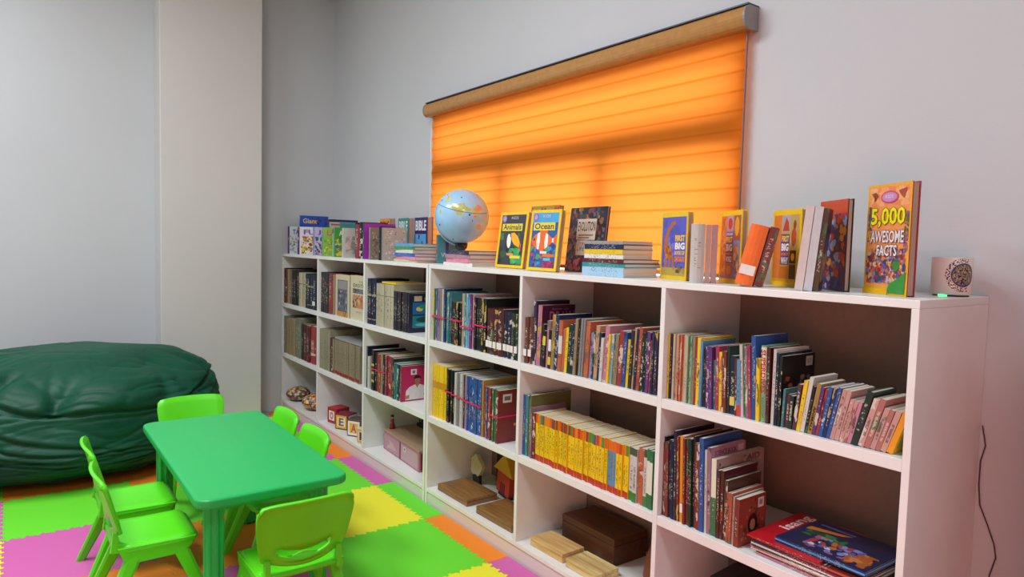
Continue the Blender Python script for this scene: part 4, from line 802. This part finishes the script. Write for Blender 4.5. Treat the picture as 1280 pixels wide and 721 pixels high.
woodbox('wooden_box', 3.243, .272, .31, .178, .105, -1, W_DK, 'large dark brown wooden box in the fifth bay bottom', lid=.25)
# felt decorations in fourth bay
fb = empty('felt_house', (2.585, .255, Z4 + .001), (0, math.radians(6), math.radians(-4))); tag(fb, 'small felt house with yellow roof and red wall behind the brown boxes', 'decoration')
B().box((-.065, -.015, .015), (.05, .02, .125), bev=.005).out('wall', [flat('#b8402c', .8)], fb)
B().prism([(-.095, .122), (.075, .122), (.0, .225)], -.02, .025, axis='y', bev=.004).out('roof', [flat('#c99a22', .8)], fb)
B().box((-.025, -.019, .018), (.012, -.0155, .07)).out('door', [flat('#7c2a20', .8)], fb)
B().box((-.05, -.01, 0), (.045, .015, .015)).out('base', [flat('#262a38', .8)], fb)
b = B()
bx = empty('backdrop_board', (2.60, .345, Z4 + .001)); tag(bx, 'dark blue-black board leaning at the back behind the felt house', 'board')
B().prism([(-.22, 0), (.30, 0), (.30, .29), (-.05, .31), (-.22, .22)], 0, .03, axis='y', bev=.004).out('panel', [flat('#272a36', .8)], bx)
B().box((-.04, -.006, .22), (.06, -.0005, .29)).out('red_patch', [flat('#7c2a20', .8)], bx)['label'] = 'dark red felt patch'
tt = empty('felt_turtle', (2.355, .245, Z4 + .035)); tag(tt, 'pale green-white felt turtle shape standing behind the left brown box', 'decoration')
pts = [(.050 * math.cos(a) * (1 + .18 * math.cos(3 * a)), .06 + .052 * math.sin(a) * (1 + .15 * math.sin(5 * a))) for a in [2 * PI * k / 28 for k in range(28)]]
B().prism(pts, -.012, .012, axis='y', bev=.003).out('body', [flat('#c9c69c', .85)], tt)
B().box((-.03, -.008, -.034), (.03, .008, .014)).out('support', [flat('#34332c', .8)], tt)
fbk = empty('felt_block', (2.925, .22, Z4 + .0005)); tag(fbk, 'tan wedge toy tucked beside the right brown box', 'toy')
B().prism([(-.04, 0), (.04, 0), (.04, .09), (-.015, .075)], -.03, .03, axis='y', bev=.004).out('body', [flat('#b08a4c', .7)], fbk)
# red-brown easel-like item at right of the fifth bay
ez = empty('folded_basket', (3.62, .2, Z4 + .0004)); tag(ez, 'brown woven upright basket at the right of the fifth bay bottom', 'basket')
x = N('woven_cane', .6); ob = x.obj(); wv = x.n('ShaderNodeTexWave'); x.l(x.comb(x.math('MULTIPLY', ob[0], 9), ob[1], x.math('MULTIPLY', ob[2], 9)), wv.inputs['Vector']); wv.inputs['Scale'].default_value = 8; wv.inputs['Distortion'].default_value = 6
x.base(x.mix(wv.outputs['Fac'], lin('#4a2414'), lin('#8c4c2a')))
B().lathe([(0, 0), (.05, 0), (.07, .05), (.06, .12), (.035, .19), (.03, .24), (.024, .24), (.028, .18), (0, .17)], n=24).out('body', [x.m], ez)
B().tube([(-.025, 0, .235), (-.02, 0, .28), (.0, 0, .3), (.02, 0, .28), (.025, 0, .235)], .004, n=8).out('handle', [x.m], ez)
# dark box at bottom right
woodbox('storage_box', 3.99, .2, .2, .2, .2, 5, flat('#241a18', .6), 'dark storage box at the bottom of the rightmost bay')
# patterned balls, leftmost bay
def ball(cx, cy, r, cs, label, sq=.6):
    x = N('printed_ball', .4); tc = x.n('ShaderNodeTexCoord').outputs['Object']; vo = x.n('ShaderNodeTexVoronoi'); x.l(tc, vo.inputs['Vector']); vo.inputs['Scale'].default_value = 70
    sp = x.n('ShaderNodeSeparateColor'); x.l(vo.outputs['Color'], sp.inputs[0])
    x.base(x.ramp(sp.outputs[0], [(i / len(cs), lin(c)) for i, c in enumerate(cs)], True))
    r0 = empty('toy_ball', (cx, cy, Z4 + .0005)); tag(r0, label, 'ball', 'patterned balls in the leftmost bay')
    B().lathe([(r * math.sin(PI * k / 20), r * sq * (1 - math.cos(PI * k / 20))) for k in range(21)], n=32).out('shell', [x.m], r0)
    b = B(); b.tube([(r * 1.002 * math.cos(a), r * 1.002 * math.sin(a), r * sq) for a in [2 * PI * k / 32 for k in range(33)]], .002, n=6, caps=False).out('seam', [flat('#5a2a20', .6)], r0)
ball(.115, .095, .088, ['#5a3c78', '#c8b48c', '#8c3a34', '#3c6c4c', '#d8a84c', '#7c2c3c'], 'purple and cream patterned ball, left one in the leftmost bay')
ball(.455, .105, .095, ['#d8743c', '#e8c8a0', '#3c3c40', '#c8502c', '#8c8c6c', '#e0a050'], 'orange and cream patterned ball, front right in the leftmost bay')
ball(.40, .29, .085, ['#8c2a20', '#2c4c34', '#5a2018', '#3c5a3c', '#b04428'], 'dark red and green patterned ball, at the back of the leftmost bay')
# alphabet blocks, second bay
def blockt(cx, cy, s, rz, front, right, top, letter, lc, label):
    r = empty('alphabet_block', (cx, cy, Z4 + .0005), (0, 0, math.radians(rz))); tag(r, label, 'toy block', 'alphabet blocks in the second bay')
    h = s / 2
    B().box((-h, -h, 0), (h, h, s), bev=s * .05).out('cube', [flat(top, .45)], r)
    A = Art((-h, -h, 0), (1, 0, 0), (0, 0, 1), s, s); A.rect(.08, .08, .92, .92, front).rect(.2, .2, .8, .8, '#efe9dc' if front != '#efe9dc' else '#e8c23c').text(letter, .3, .24, .7, .76, lc, .04); A.out('front_print', r)
    A = Art((h, -h, 0), (0, 1, 0), (0, 0, 1), s, s); A.rect(.08, .08, .92, .92, right).rect(.24, .2, .76, .8, lc).text(letter, .36, .3, .64, .7, '#efe9dc', .03); A.out('side_print', r)
blockt(.865, .11, .105, 12, '#a01c2c', '#a01c2c', '#b02430', 'o', '#c87c9c', 'dark red toy block, leftmost in the second bay bottom')
blockt(1.03, .095, .1, 30, '#e0b020', '#e6e2da', '#7c2440', 'E', '#8c6a1c', 'yellow-framed toy block with purple top, second from left')
blockt(1.22, .10, .105, 30, '#efe9dc', '#e0b020', '#5c4a4c', 'A', '#c05070', 'white toy block with a pink letter A, second bay')
blockt(1.41, .075, .095, 12, '#e0b020', '#7a3030', '#d8d0c8', 'I', '#6c2c28', 'yellow and white toy block at the right edge of the second bay')
blockt(1.36, .29, .105, 10, '#9c2030', '#7a1c2c', '#8c2434', 'B', '#d88ca0', 'dark pink toy block at the back right of the second bay')
# pink sewing-box, third bay
pb = empty('jewellery_box', (1.812, .19, Z4 + .0004), (0, 0, math.radians(-4))); tag(pb, 'long dusty pink box with two panels and a tan lid, third bay bottom', 'box')
B().box((-.25, -.1, 0), (.25, .1, .105), bev=.004).out('body', [flat('#b07484', .5)], pb)
B().box((-.252, -.102, .1055), (.252, .102, .118), bev=.003).out('lid', [flat('#a98872', .5)], pb)
B().box((-.004, -.1025, .004), (.004, -.1005, .102)).out('divider_strip', [flat('#7c4450', .5)], pb)
B().box((.2505, -.09, .01), (.253, .09, .1)).out('end_plate', [flat('#7c1c24', .4)], pb)['label'] = 'dark red end plate'
B().box((.253, -.06, .02), (.257, -.0, .06), bev=.001).out('clasp', [flat('#c8c0b4', .3)], pb)
A = Art((-.25, -.1, 0), (1, 0, 0), (0, 0, 1), .5, .105); A.rect(.03, .1, .47, .9, '#b98494').rect(.53, .1, .97, .9, '#c09aa6').ell(.62, .7, .03, .12, '#efe6e4').ell(.62, .7, .02, .08, '#7c6470').poly([(.1, .2), (.2, .5), (.15, .7), (.3, .6), (.4, .3)], '#c8a0ac'); A.out('front_print', pb)
fg = empty('figurine', (1.585, .15, Z4 + .1195)); tag(fg, 'tiny dark red figurine standing at the left of the pink box', 'figurine')
B().lathe([(0, 0), (.018, 0), (.016, .02), (.010, .035), (.012, .05), (.007, .058), (.0, .06)], n=16).out('gown', [flat('#8c2438', .5)], fg)
B().lathe([(.010 * math.sin(PI * k / 10), .068 - .010 * math.cos(PI * k / 10)) for k in range(11)], n=16).out('head', [flat('#c8a48c', .5)], fg)
B().lathe([(0, .07), (.011, .07), (.009, .08), (0, .084)], n=16).out('hair', [flat('#2c1c1a', .5)], fg)
gp = empty('toy_hedge', (1.70, .335, Z4 + .0004)); tag(gp, 'dark green bristly toy hedge behind the pink box', 'toy')
b = B(); q = random.Random(3); b.box((-.12, -.022, 0), (.12, .03, .13), bev=.005)
B_ = b.out('body', [flat('#20301c', .8)], gp)
b = B()
for i in range(60):
    xx = q.uniform(-.115, .115); yy = q.uniform(-.02, .026); b.tube([(xx, yy, .13), (xx + q.uniform(-.006, .006), yy, .13 + q.uniform(.02, .045))], [.004, .0008], n=5)
b.out('bristles', [flat('#3f4c1e', .8)], gp)

# ------------------------------------------------------------------ foam mats
PT = .0531
def wave(s):
    f = (s / PT) % 1.0; A_ = .009
    pts = [(0, 0), (.2, 0), (.25, 1), (.45, 1), (.55, -1), (.75, -1), (.8, 0), (1, 0)]
    for (a, va), (b_, vb) in zip(pts, pts[1:]):
        if f <= b_: return A_ * (va + (vb - va) * (f - a) / (b_ - a))
    return 0
def edge(lo, hi):
    n = round((hi - lo) / PT); out = []
    for k in range(n):
        for f in (0, .2, .27, .43, .57, .73, .8): out.append((lo + (k + f) * PT, 0.009 * {0: 0, .2: 0, .27: 1, .43: 1, .57: -1, .73: -1, .8: 0}[f]))
    out.append((hi, 0)); return out
def mat_tile(xa, xb, ya, yb, key, teeth, label):
    """teeth: left,right,bottom,top booleans"""
    pts = []
    b = [(s, ya + w) for s, w in edge(xa, xb)] if teeth[2] else [(xa, ya), (xb, ya)]
    r = [(xb + w, s) for s, w in edge(ya, yb)] if teeth[1] else [(xb, ya), (xb, yb)]
    t = [(s, yb + w) for s, w in edge(xa, xb)] if teeth[3] else [(xa, yb), (xb, yb)]
    l = [(xa + w, s) for s, w in edge(ya, yb)] if teeth[0] else [(xa, ya), (xa, yb)]
    pts = b[:-1] + r[:-1] + t[::-1][:-1] + l[::-1][:-1]
    cx, cy = (xa + xb) / 2, (ya + yb) / 2
    sh = [(p[0] - cx - .0006 * (1 if p[0] > cx else -1), p[1] - cy - .0006 * (1 if p[1] > cy else -1)) for p in pts]
    o = B().prism(sh, .0003, .010).out('foam_mat', [FOAM[key]], None, (cx, cy, 0))
    tag(o, label, 'floor mat', 'interlocking foam floor mats')
GX = [1.3775 + .531 * k for k in range(-2, 8)]   # .3155 .. 
rows = [(-.107, -.003, 0, 'OPOPGOPRP', 'row against the bookcase'), (-.638, -.107, 0, 'YGPGYGYPO', 'second row from the bookcase'), (-1.169, -.638, 0, 'GPOGOPORP', 'row under the table'), (-1.70, -1.169, -.2124, 'YPOGPOGRP', 'row under the left chairs'), (-2.231, -1.70, -.2124, 'POGPYGPRO', 'row left of the chairs'), (-2.762, -2.231, 0, 'GYPOGYPOG', 'row farthest from the bookcase')]
for ri, (ya, yb, off, cols, nm) in enumerate(rows):
    xs = [0.0 if off == 0 else 0.0] + [g + off for g in GX]
    for i in range(len(cols)):
        xa, xb = xs[i], xs[i + 1]
        if ri == 0:
            teeth = (False, False, True, False)
        else: teeth = (i > 0, True, True, True)
        n0 = (xb - xa) / PT
        if i == 0: # cut tile at the wall: straight sides on the wall, teeth only where they count whole
            xa = xb - PT * math.floor(n0)
            teeth = (False,) + teeth[1:]
        # keep clear of the column
        if xa < .2 and yb > -.86 and ya < -.2:
            xa = xb - PT * math.floor((xb - .202) / PT)
            if xb - xa < PT: continue
        col = cols[i]
        mat_tile(xa, xb, ya, yb, col, teeth, '%s foam mat, %s from left wall, %s' % (FOAMN[col], ordw(i + 1), nm))

# ------------------------------------------------------------------ bean bag
bm = bmesh.new(); NU, NV = 340, 220
RX, RY, HH = .61, .79, .675
def sstep(a, b, v):
    v = min(1, max(0, (v - a) / (b - a))); return v * v * (3 - 2 * v)
rings = []
qs = random.Random(5)
CRE = [(qs.uniform(.16, .60), qs.uniform(.1, 1.2), qs.uniform(.4, 1.0), qs.uniform(-.10, .10), qs.uniform(.005, .010), qs.uniform(.008, .016)) for _ in range(22)]
CRE += [(.40 + .035 * k, -.55 + .05 * k, .75, -.10 - .02 * k, .007, .014) for k in range(5)]
CRE += [(qs.uniform(.2, .55), qs.uniform(-1.4, -.2), qs.uniform(.3, .7), qs.uniform(-.15, .05), .008, .009) for _ in range(8)]
TOPC = [(qs.uniform(-2.2, 2.2), qs.uniform(.012, .03), qs.uniform(.04, .09), qs.uniform(-.4, .4)) for _ in range(16)]
for j in range(NV + 1):
    e = j / NV                      # 0 bottom centre .. 1 top centre
    ring = []
    ph = -PI / 2 + PI * e
    cr = max(0, math.cos(ph)) ** (.60 if ph < 0 else .60 + .22 * sstep(0, .9, ph)); zz = math.sin(ph)
    zz = math.copysign(abs(zz) ** .9, zz)
    for i in range(NU):
        az = 2 * PI * i / NU - PI      # 0 faces +X
        sx = math.cos(az); sy = math.sin(az)
        z = HH * (.40 + .40 * zz) if zz < 0 else HH * (.40 + .60 * zz)
        z = HH * .40 + (zz * HH * .40 if zz < 0 else zz * HH * .60)
        k = 1.0
        # upper panel and its seam
        es = .585 + .085 * min(1.6, abs(az - .30)) ** 1.2 + .012 * math.sin(az * 7)
        dd = 0.0
        d = e - es
        dd += -.012 * math.exp(-(d / .008) ** 2) + .024 * sstep(0, .015, d) * (1 - sstep(.02, .22, d))
        for (e0, a0, wa, sl, we, am) in CRE:
            da = az - a0; da = (da + PI) % (2 * PI) - PI
            if abs(da) < wa:
                ee = e0 + sl * da + .012 * math.sin(da * 7 + e0 * 20)
                dd -= am * math.exp(-((e - ee) / we) ** 2) * (1 - (da / wa) ** 2)
                dd += am * .6 * math.exp(-((e - ee - we * 2) / (we * 1.4)) ** 2) * (1 - (da / wa) ** 2)
        if e > es and e < .95:
            for (a0, am, wa, sl) in TOPC:
                da = az - a0 - sl * (e - es) * 3
                dd -= am * math.exp(-(da / wa) ** 2) * math.exp(-((e - es - .06) / .09) ** 2)
        p = Vector((sx * cr * RX, sy * cr * RY, z))
        nrm = Vector((sx * cr / RX, sy * cr / RY, (z - HH * .4) / (HH * .5) ** 2 * .5)).normalized()
        w_ = Vector((noise.noise(p * 3), noise.noise(p * 3 + Vector((5, 1, 2))), noise.noise(p * 3 + Vector((1, 7, 3))))) * .12; pq = p + w_
        nz = noise.noise(Vector((p.x * 3, p.y * 3, p.z * 4))) * .036 - (1 - abs(noise.noise(Vector((pq.x * 4, pq.y * 2.6, pq.z * 15))))) ** 7 * .009 - (1 - abs(noise.noise(Vector((pq.x * 7 + 4, pq.y * 5, pq.z * 26))))) ** 9 * .003
        p += nrm * (dd + nz) * min(1, cr * 1.6)
        # pinched corner at the near-left of the top seam
        pc = math.exp(-((az + 1.15) / .20) ** 2 - ((e - .72) / .05) ** 2); p += Vector((.0, -.13, .07)) * pc
        # sag so that the top is broad
        p.y += .10 * (max(0, p.z) / HH) ** 2
        p.z = max(p.z, .0)
        if p.z < .012: p.z = .0105
        ring.append(p)
    rings.append(ring)
vt = [[bm.verts.new(p) for p in r] for r in rings[1:-1]]
b0 = bm.verts.new((0, 0, .0105)); t0 = bm.verts.new(sum((p for p in rings[-2]), Vector()) / NU)
for r_a, r_b in zip(vt, vt[1:]):
    for i in range(NU): bm.faces.new((r_a[i], r_a[(i + 1) % NU], r_b[(i + 1) % NU], r_b[i]))
for i in range(NU): bm.faces.new((b0, vt[0][(i + 1) % NU], vt[0][i])); bm.faces.new((t0, vt[-1][i], vt[-1][(i + 1) % NU]))
for f in bm.faces: f.smooth = True
bmesh.ops.recalc_face_normals(bm, faces=bm.faces)
x = N('green_satin', .52); x.b.inputs['Sheen Weight'].default_value = .04; x.b.inputs['Specular IOR Level'].default_value = .28; x.b.inputs['Sheen Tint'].default_value = lin('#3fae7c')
tc = x.n('ShaderNodeTexCoord').outputs['Object']; n = x.noise(tc, 5, 4)['Fac']
x.base(x.mix(n, lin('#033a2a'), lin('#05523b'))); x.bump(x.noise(tc, 14, 5)['Fac'], .012, .3)
b = B(); b.add(bm); o = b.out('bean_bag', [x.m], None, (.69, -1.425, 0)); o['pad'] = 0
del o['pad']
tag(o, 'large dark green satin bean bag slumped against the far wall', 'bean bag')

# ------------------------------------------------------------------ table and chairs
tb = empty('kids_table', (2.47, -.966, .0)); tag(tb, 'low green plastic rectangular table on four ribbed legs', 'table')
TW, TD, TH = 1.075, .49, .50
def rrect(w, d, r, n=6):
    pts = []
    for cx, cy, a0 in ((w / 2 - r, d / 2 - r, 0), (-w / 2 + r, d / 2 - r, 90), (-w / 2 + r, -d / 2 + r, 180), (w / 2 - r, -d / 2 + r, 270)):
        for k in range(n + 1):
            a = math.radians(a0 + 90 * k / n); pts.append((cx + r * math.cos(a), cy + r * math.sin(a)))
    return pts
b = B(); b.prism(rrect(TW, TD, .045), TH - .032, TH, bev=.009)
# shallow apron under the top
b.prism(rrect(TW - .14, TD - .10, .03), TH - .062, TH - .030)
o = b.out('tabletop', [M_TABLE], tb)
for f in o.data.polygons: f.use_smooth = False
for sx in (-1, 1):
    for sy in (-1, 1):
        g = B(); cx, cy = sx * (TW / 2 - .105), sy * (TD / 2 - .072); pr = []
        for k in range(32):
            a = 2 * PI * k / 32; r = .030 + .0022 * (1 if k % 4 < 2 else -1); pr.append((cx + r * math.cos(a), cy + r * math.sin(a)))
        g.prism(pr, .014, TH - .055); lg = g.out('leg', [M_TABLE], tb)
        B().prism([(cx + .032 * math.cos(2 * PI * k / 20), cy + .032 * math.sin(2 * PI * k / 20)) for k in range(20)], .0105, .018, bev=.002).out('foot_cap', [flat('#0d5c2c', .5)], lg)

def loft(rings_):
    """rings_: list of lists of points (equal length)"""
    g = bmesh.new(); R = [[g.verts.new(p) for p in r] for r in rings_]; n = len(R[0])
    for a, c in zip(R, R[1:]):
        for k in range(n): g.faces.new((a[k], a[(k + 1) % n], c[(k + 1) % n], c[k]))
    g.faces.new(R[0][::-1]); g.faces.new(R[-1]); bmesh.ops.recalc_face_normals(g, faces=g.faces); return g
def make_chair():
    r = empty('kids_chair'); tag(r, 'lime green plastic child chair', 'chair', 'lime green child chairs round the table')
    # seat: dished slab with side skirts
    g = bmesh.new(); nx, ny = 14, 14; G = []
    for j in range(ny + 1):
        row = []
        for i in range(nx + 1):
            u = i / nx * 2 - 1; v = j / ny * 2 - 1
            w = .140 - .012 * (v < -.5) * 0
            xx = u * (.140 if v > -.72 else .118); yy = v * .13
            corner = max(0, abs(u) - .8) / .2 * max(0, v - .8) / .2
            xx *= 1 - .08 * corner; yy -= .018 * corner
            z = .288 - .007 * (1 - u * u) * (1 - v * v) - .016 * max(0, (v - .7) / .3) ** 2 - .018 * max(0, (abs(u) - .86) / .14) ** 2
            row.append(g.verts.new((xx, yy, z)))
        G.append(row)
    for j in range(ny):
        for i in range(nx): g.faces.new((G[j][i], G[j][i + 1], G[j + 1][i + 1], G[j + 1][i]))
    bmesh.ops.recalc_face_normals(g, faces=g.faces)
    if g.faces[0].normal.z < 0:
        bmesh.ops.reverse_faces(g, faces=g.faces)
    bmesh.ops.solidify(g, geom=list(g.faces), thickness=.014)
    for f in g.faces: f.smooth = True
    b = B(); b.add(g)
    for s in (-1, 1):
        b.prism([(-.118, .284), (-.10, .238), (-.05, .226), (.05, .226), (.10, .244), (.118, .278)], s * .128 - .008, s * .128 + .008, axis='x', bev=.003)
    b.out('seat', [M_CHAIR], r)
    # backrest, curved panel with hand slot
    us = [-1, -.97, -.88, -.75, -.62, -.54, -.42, -.28, -.14, 0, .14, .28, .42, .54, .62, .75, .88, .97, 1]
    vs = [0, .03, .08, .13, .17, .24, .31, .38, .5, .62, .74, .86, .94, .98, 1]
    g = bmesh.new(); G = []
    for v in vs:
        row = []
        for u in us:
            hw = .152 * (1 - .16 * (1 - v) ** 2)
            zb = .300 + .028 * u * u * (1 - v)                      # lower edge arches
            zt = .518 - .016 * abs(u) ** 9 - .004 * u * u
            z = zb + (zt - zb) * v
            cx = u * hw * (1 - .05 * max(0, v - .86) / .14 * (abs(u) > .95))
            y = -.128 - .040 * v - .010 * v * v + .022 * u * u
            if v >= .97: y -= .006
            if abs(u) > .96: y -= .006
            sl = .014 * (1 - (abs(u) / .62) ** 2) if .12 < v < .32 and abs(u) < .62 else 0
            row.append(g.verts.new((cx, y, z - sl)))
        G.append(row)
    for j in range(len(vs) - 1):
        for i in range(len(us) - 1):
            if vs[j] >= .165 and vs[j + 1] <= .311 and us[i] >= -.62 and us[i + 1] <= .62: continue
            g.faces.new((G[j][i], G[j][i + 1], G[j + 1][i + 1], G[j + 1][i]))
    bmesh.ops.recalc_face_normals(g, faces=g.faces); bmesh.ops.solidify(g, geom=list(g.faces), thickness=.011)
    bmesh.ops.recalc_face_normals(g, faces=g.faces)
    for f in g.faces: f.smooth = True
    b = B(); b.add(g)
    b.out('backrest', [M_CHAIR], r)
    for s in (-1, 1):
        # bracket that joins the backrest to the seat
        B().prism([(-.138, .268), (-.085, .266), (-.085, .286), (-.110, .296), (-.118, .335), (-.130, .335), (-.134, .29)], s * .112 - .009, s * .112 + .009, axis='x', bev=.003).out('bracket', [M_CHAIR], r)
    for s in (-1, 1):
        for e, fy in ((-1, -.178), (1, .165)):
            top = Vector((s * .118, e * .062, .262)); bot = Vector((s * .148, fy, .0))
            rg = []
            for k in range(7):
                f = k / 6; c = top.lerp(bot, f); c.z = .262 - (.262 - .0105) * f; w = .021 - .008 * f; d = .026 - .010 * f
                rg.append([(c.x + a * w * .8, c.y + b_ * d, c.z) for a, b_ in ((-1, -.6), (-.6, -1), (.6, -1), (1, -.6), (1, .6), (.6, 1), (-.6, 1), (-1, .6))])
            b = B(); b.add(loft(rg)); lg = b.out('leg', [M_CHAIR], r)
            c = Vector((s * .148, fy, .0105))
    return r
def copy_tree(o, parent=None):
    c = o.copy(); COL.objects.link(c); c.parent = parent
    for ch in [q for q in bpy.data.objects if q.parent == o]: copy_tree(ch, c)
    return c
ch0 = make_chair()
spots = [((2.215, -1.27), 0, 'lime green child chair beside the bean bag, farther of the two on that side'),
         ((2.575, -1.27), 0, 'lime green child chair in front of the one beside the bean bag'),
         ((2.10, -.80), 180, 'lime green child chair on the bookcase side of the table, farther one'),
         ((2.465, -.80), 180, 'lime green child chair on the bookcase side of the table, nearer one'),
         ((1.735, -.945), -90, 'lime green child chair at the far short end of the table'),
         ((3.035, -.935), 90, 'lime green child chair at the near table end, its back towards the viewer')]
for i, (p, rz, lb) in enumerate(spots):
    c = ch0 if i == 0 else copy_tree(ch0)
    c.location = (p[0], p[1], 0); c.rotation_euler = (0, 0, math.radians(rz)); c['label'] = lb

# ------------------------------------------------------------------ cord on the wall, corner fitting
pts = [(4.502, .86), (4.512, .809), (4.503, .766), (4.503, .702), (4.508, .649), (4.528, .603), (4.546, .556), (4.552, .522), (4.541, .472), (4.53, .35), (4.56, .2), (4.555, .02)]
CORD = B().tube([(a, .3985, z_) for a, z_ in pts], .0017, n=6).out('power_cord', [flat('#4a2c2a', .5)]); tag(CORD, 'thin dark cord hanging down the wall beside the bookcase end', 'cord')
cf = empty('corner_camera', (.05, .33, 3.17)); tag(cf, 'small black dome fitting high up in the room corner', 'fitting')
B().lathe([(0, .0), (.022, .008), (.032, .028), (.034, .045), (0, .045)], n=24).out('dome', [flat('#0c0a0c', .2)], cf)
B().box((-.053, -.02, .02), (-.028, .02, .07)).out('bracket', [flat('#2a2828', .5)], cf)

# ------------------------------------------------------------------ more than 300 books: those that show smallest become one object
bpy.context.view_layer.update()
bks = [o for o in bpy.data.objects if o.parent is None and o.get('category') == 'book']
camp = Vector(CAM['loc'])
def shows(o):
    c = [q for q in bpy.data.objects if q.parent == o and q.name.startswith('cover') and not q.name.startswith('cover_art')][0]
    ws = [o.matrix_world @ v.co for v in c.data.vertices]
    px = []
    for w in ws:
        d = w - camp; zc = d.dot(fwd); px.append((d.dot(r2) / zc, d.dot(u2) / zc))
    top = o.location.z > 1.19
    fr = [o.matrix_world @ v.co for v in c.data.vertices if v.co.y < .012]
    fx = [((w - camp).dot(r2) / (w - camp).dot(fwd), (w - camp).dot(u2) / (w - camp).dot(fwd)) for w in fr]
    wd = max(p[0] for p in (px if top else fx)) - min(p[0] for p in (px if top else fx)); ht = max(p[1] for p in px) - min(p[1] for p in px)
    return wd * ht * (10 if top or len([q for q in bpy.data.objects if q.parent == o]) > 2 else 1)
rank = sorted(bks, key=shows, reverse=True)
rest = rank[300:]
if rest:
    kids = {}
    for q in bpy.data.objects:
        if q.parent in rest: kids.setdefault(q.parent, []).append(q)
    mats = []; bmx = bmesh.new(); uvx = bmx.loops.layers.uv.new('UVMap')
    for o in rest:
        for ch in kids.get(o, []):
            mw = o.matrix_world @ ch.matrix_basis; vm = [bmx.verts.new(mw @ v.co) for v in ch.data.vertices]; ul = ch.data.uv_layers.active
            for p in ch.data.polygons:
                try: f = bmx.faces.new([vm[i] for i in p.vertices])
                except ValueError: continue
                m = ch.data.materials[p.material_index]
                if m not in mats: mats.append(m)
                f.material_index = mats.index(m)
                if ul:
                    for lp, li in zip(f.loops, p.loop_indices): lp[uvx].uv = ul.data[li].uv
    me = bpy.data.meshes.new('books'); bmx.to_mesh(me); bmx.free()
    o = link('book', me, mats)
    tag(o, 'remaining thin and distant books among the rows on the bookcase shelves', 'book', kind='stuff')
    for r in rest:
        for ch in kids.get(r, []): bpy.data.objects.remove(ch)
        bpy.data.objects.remove(r)
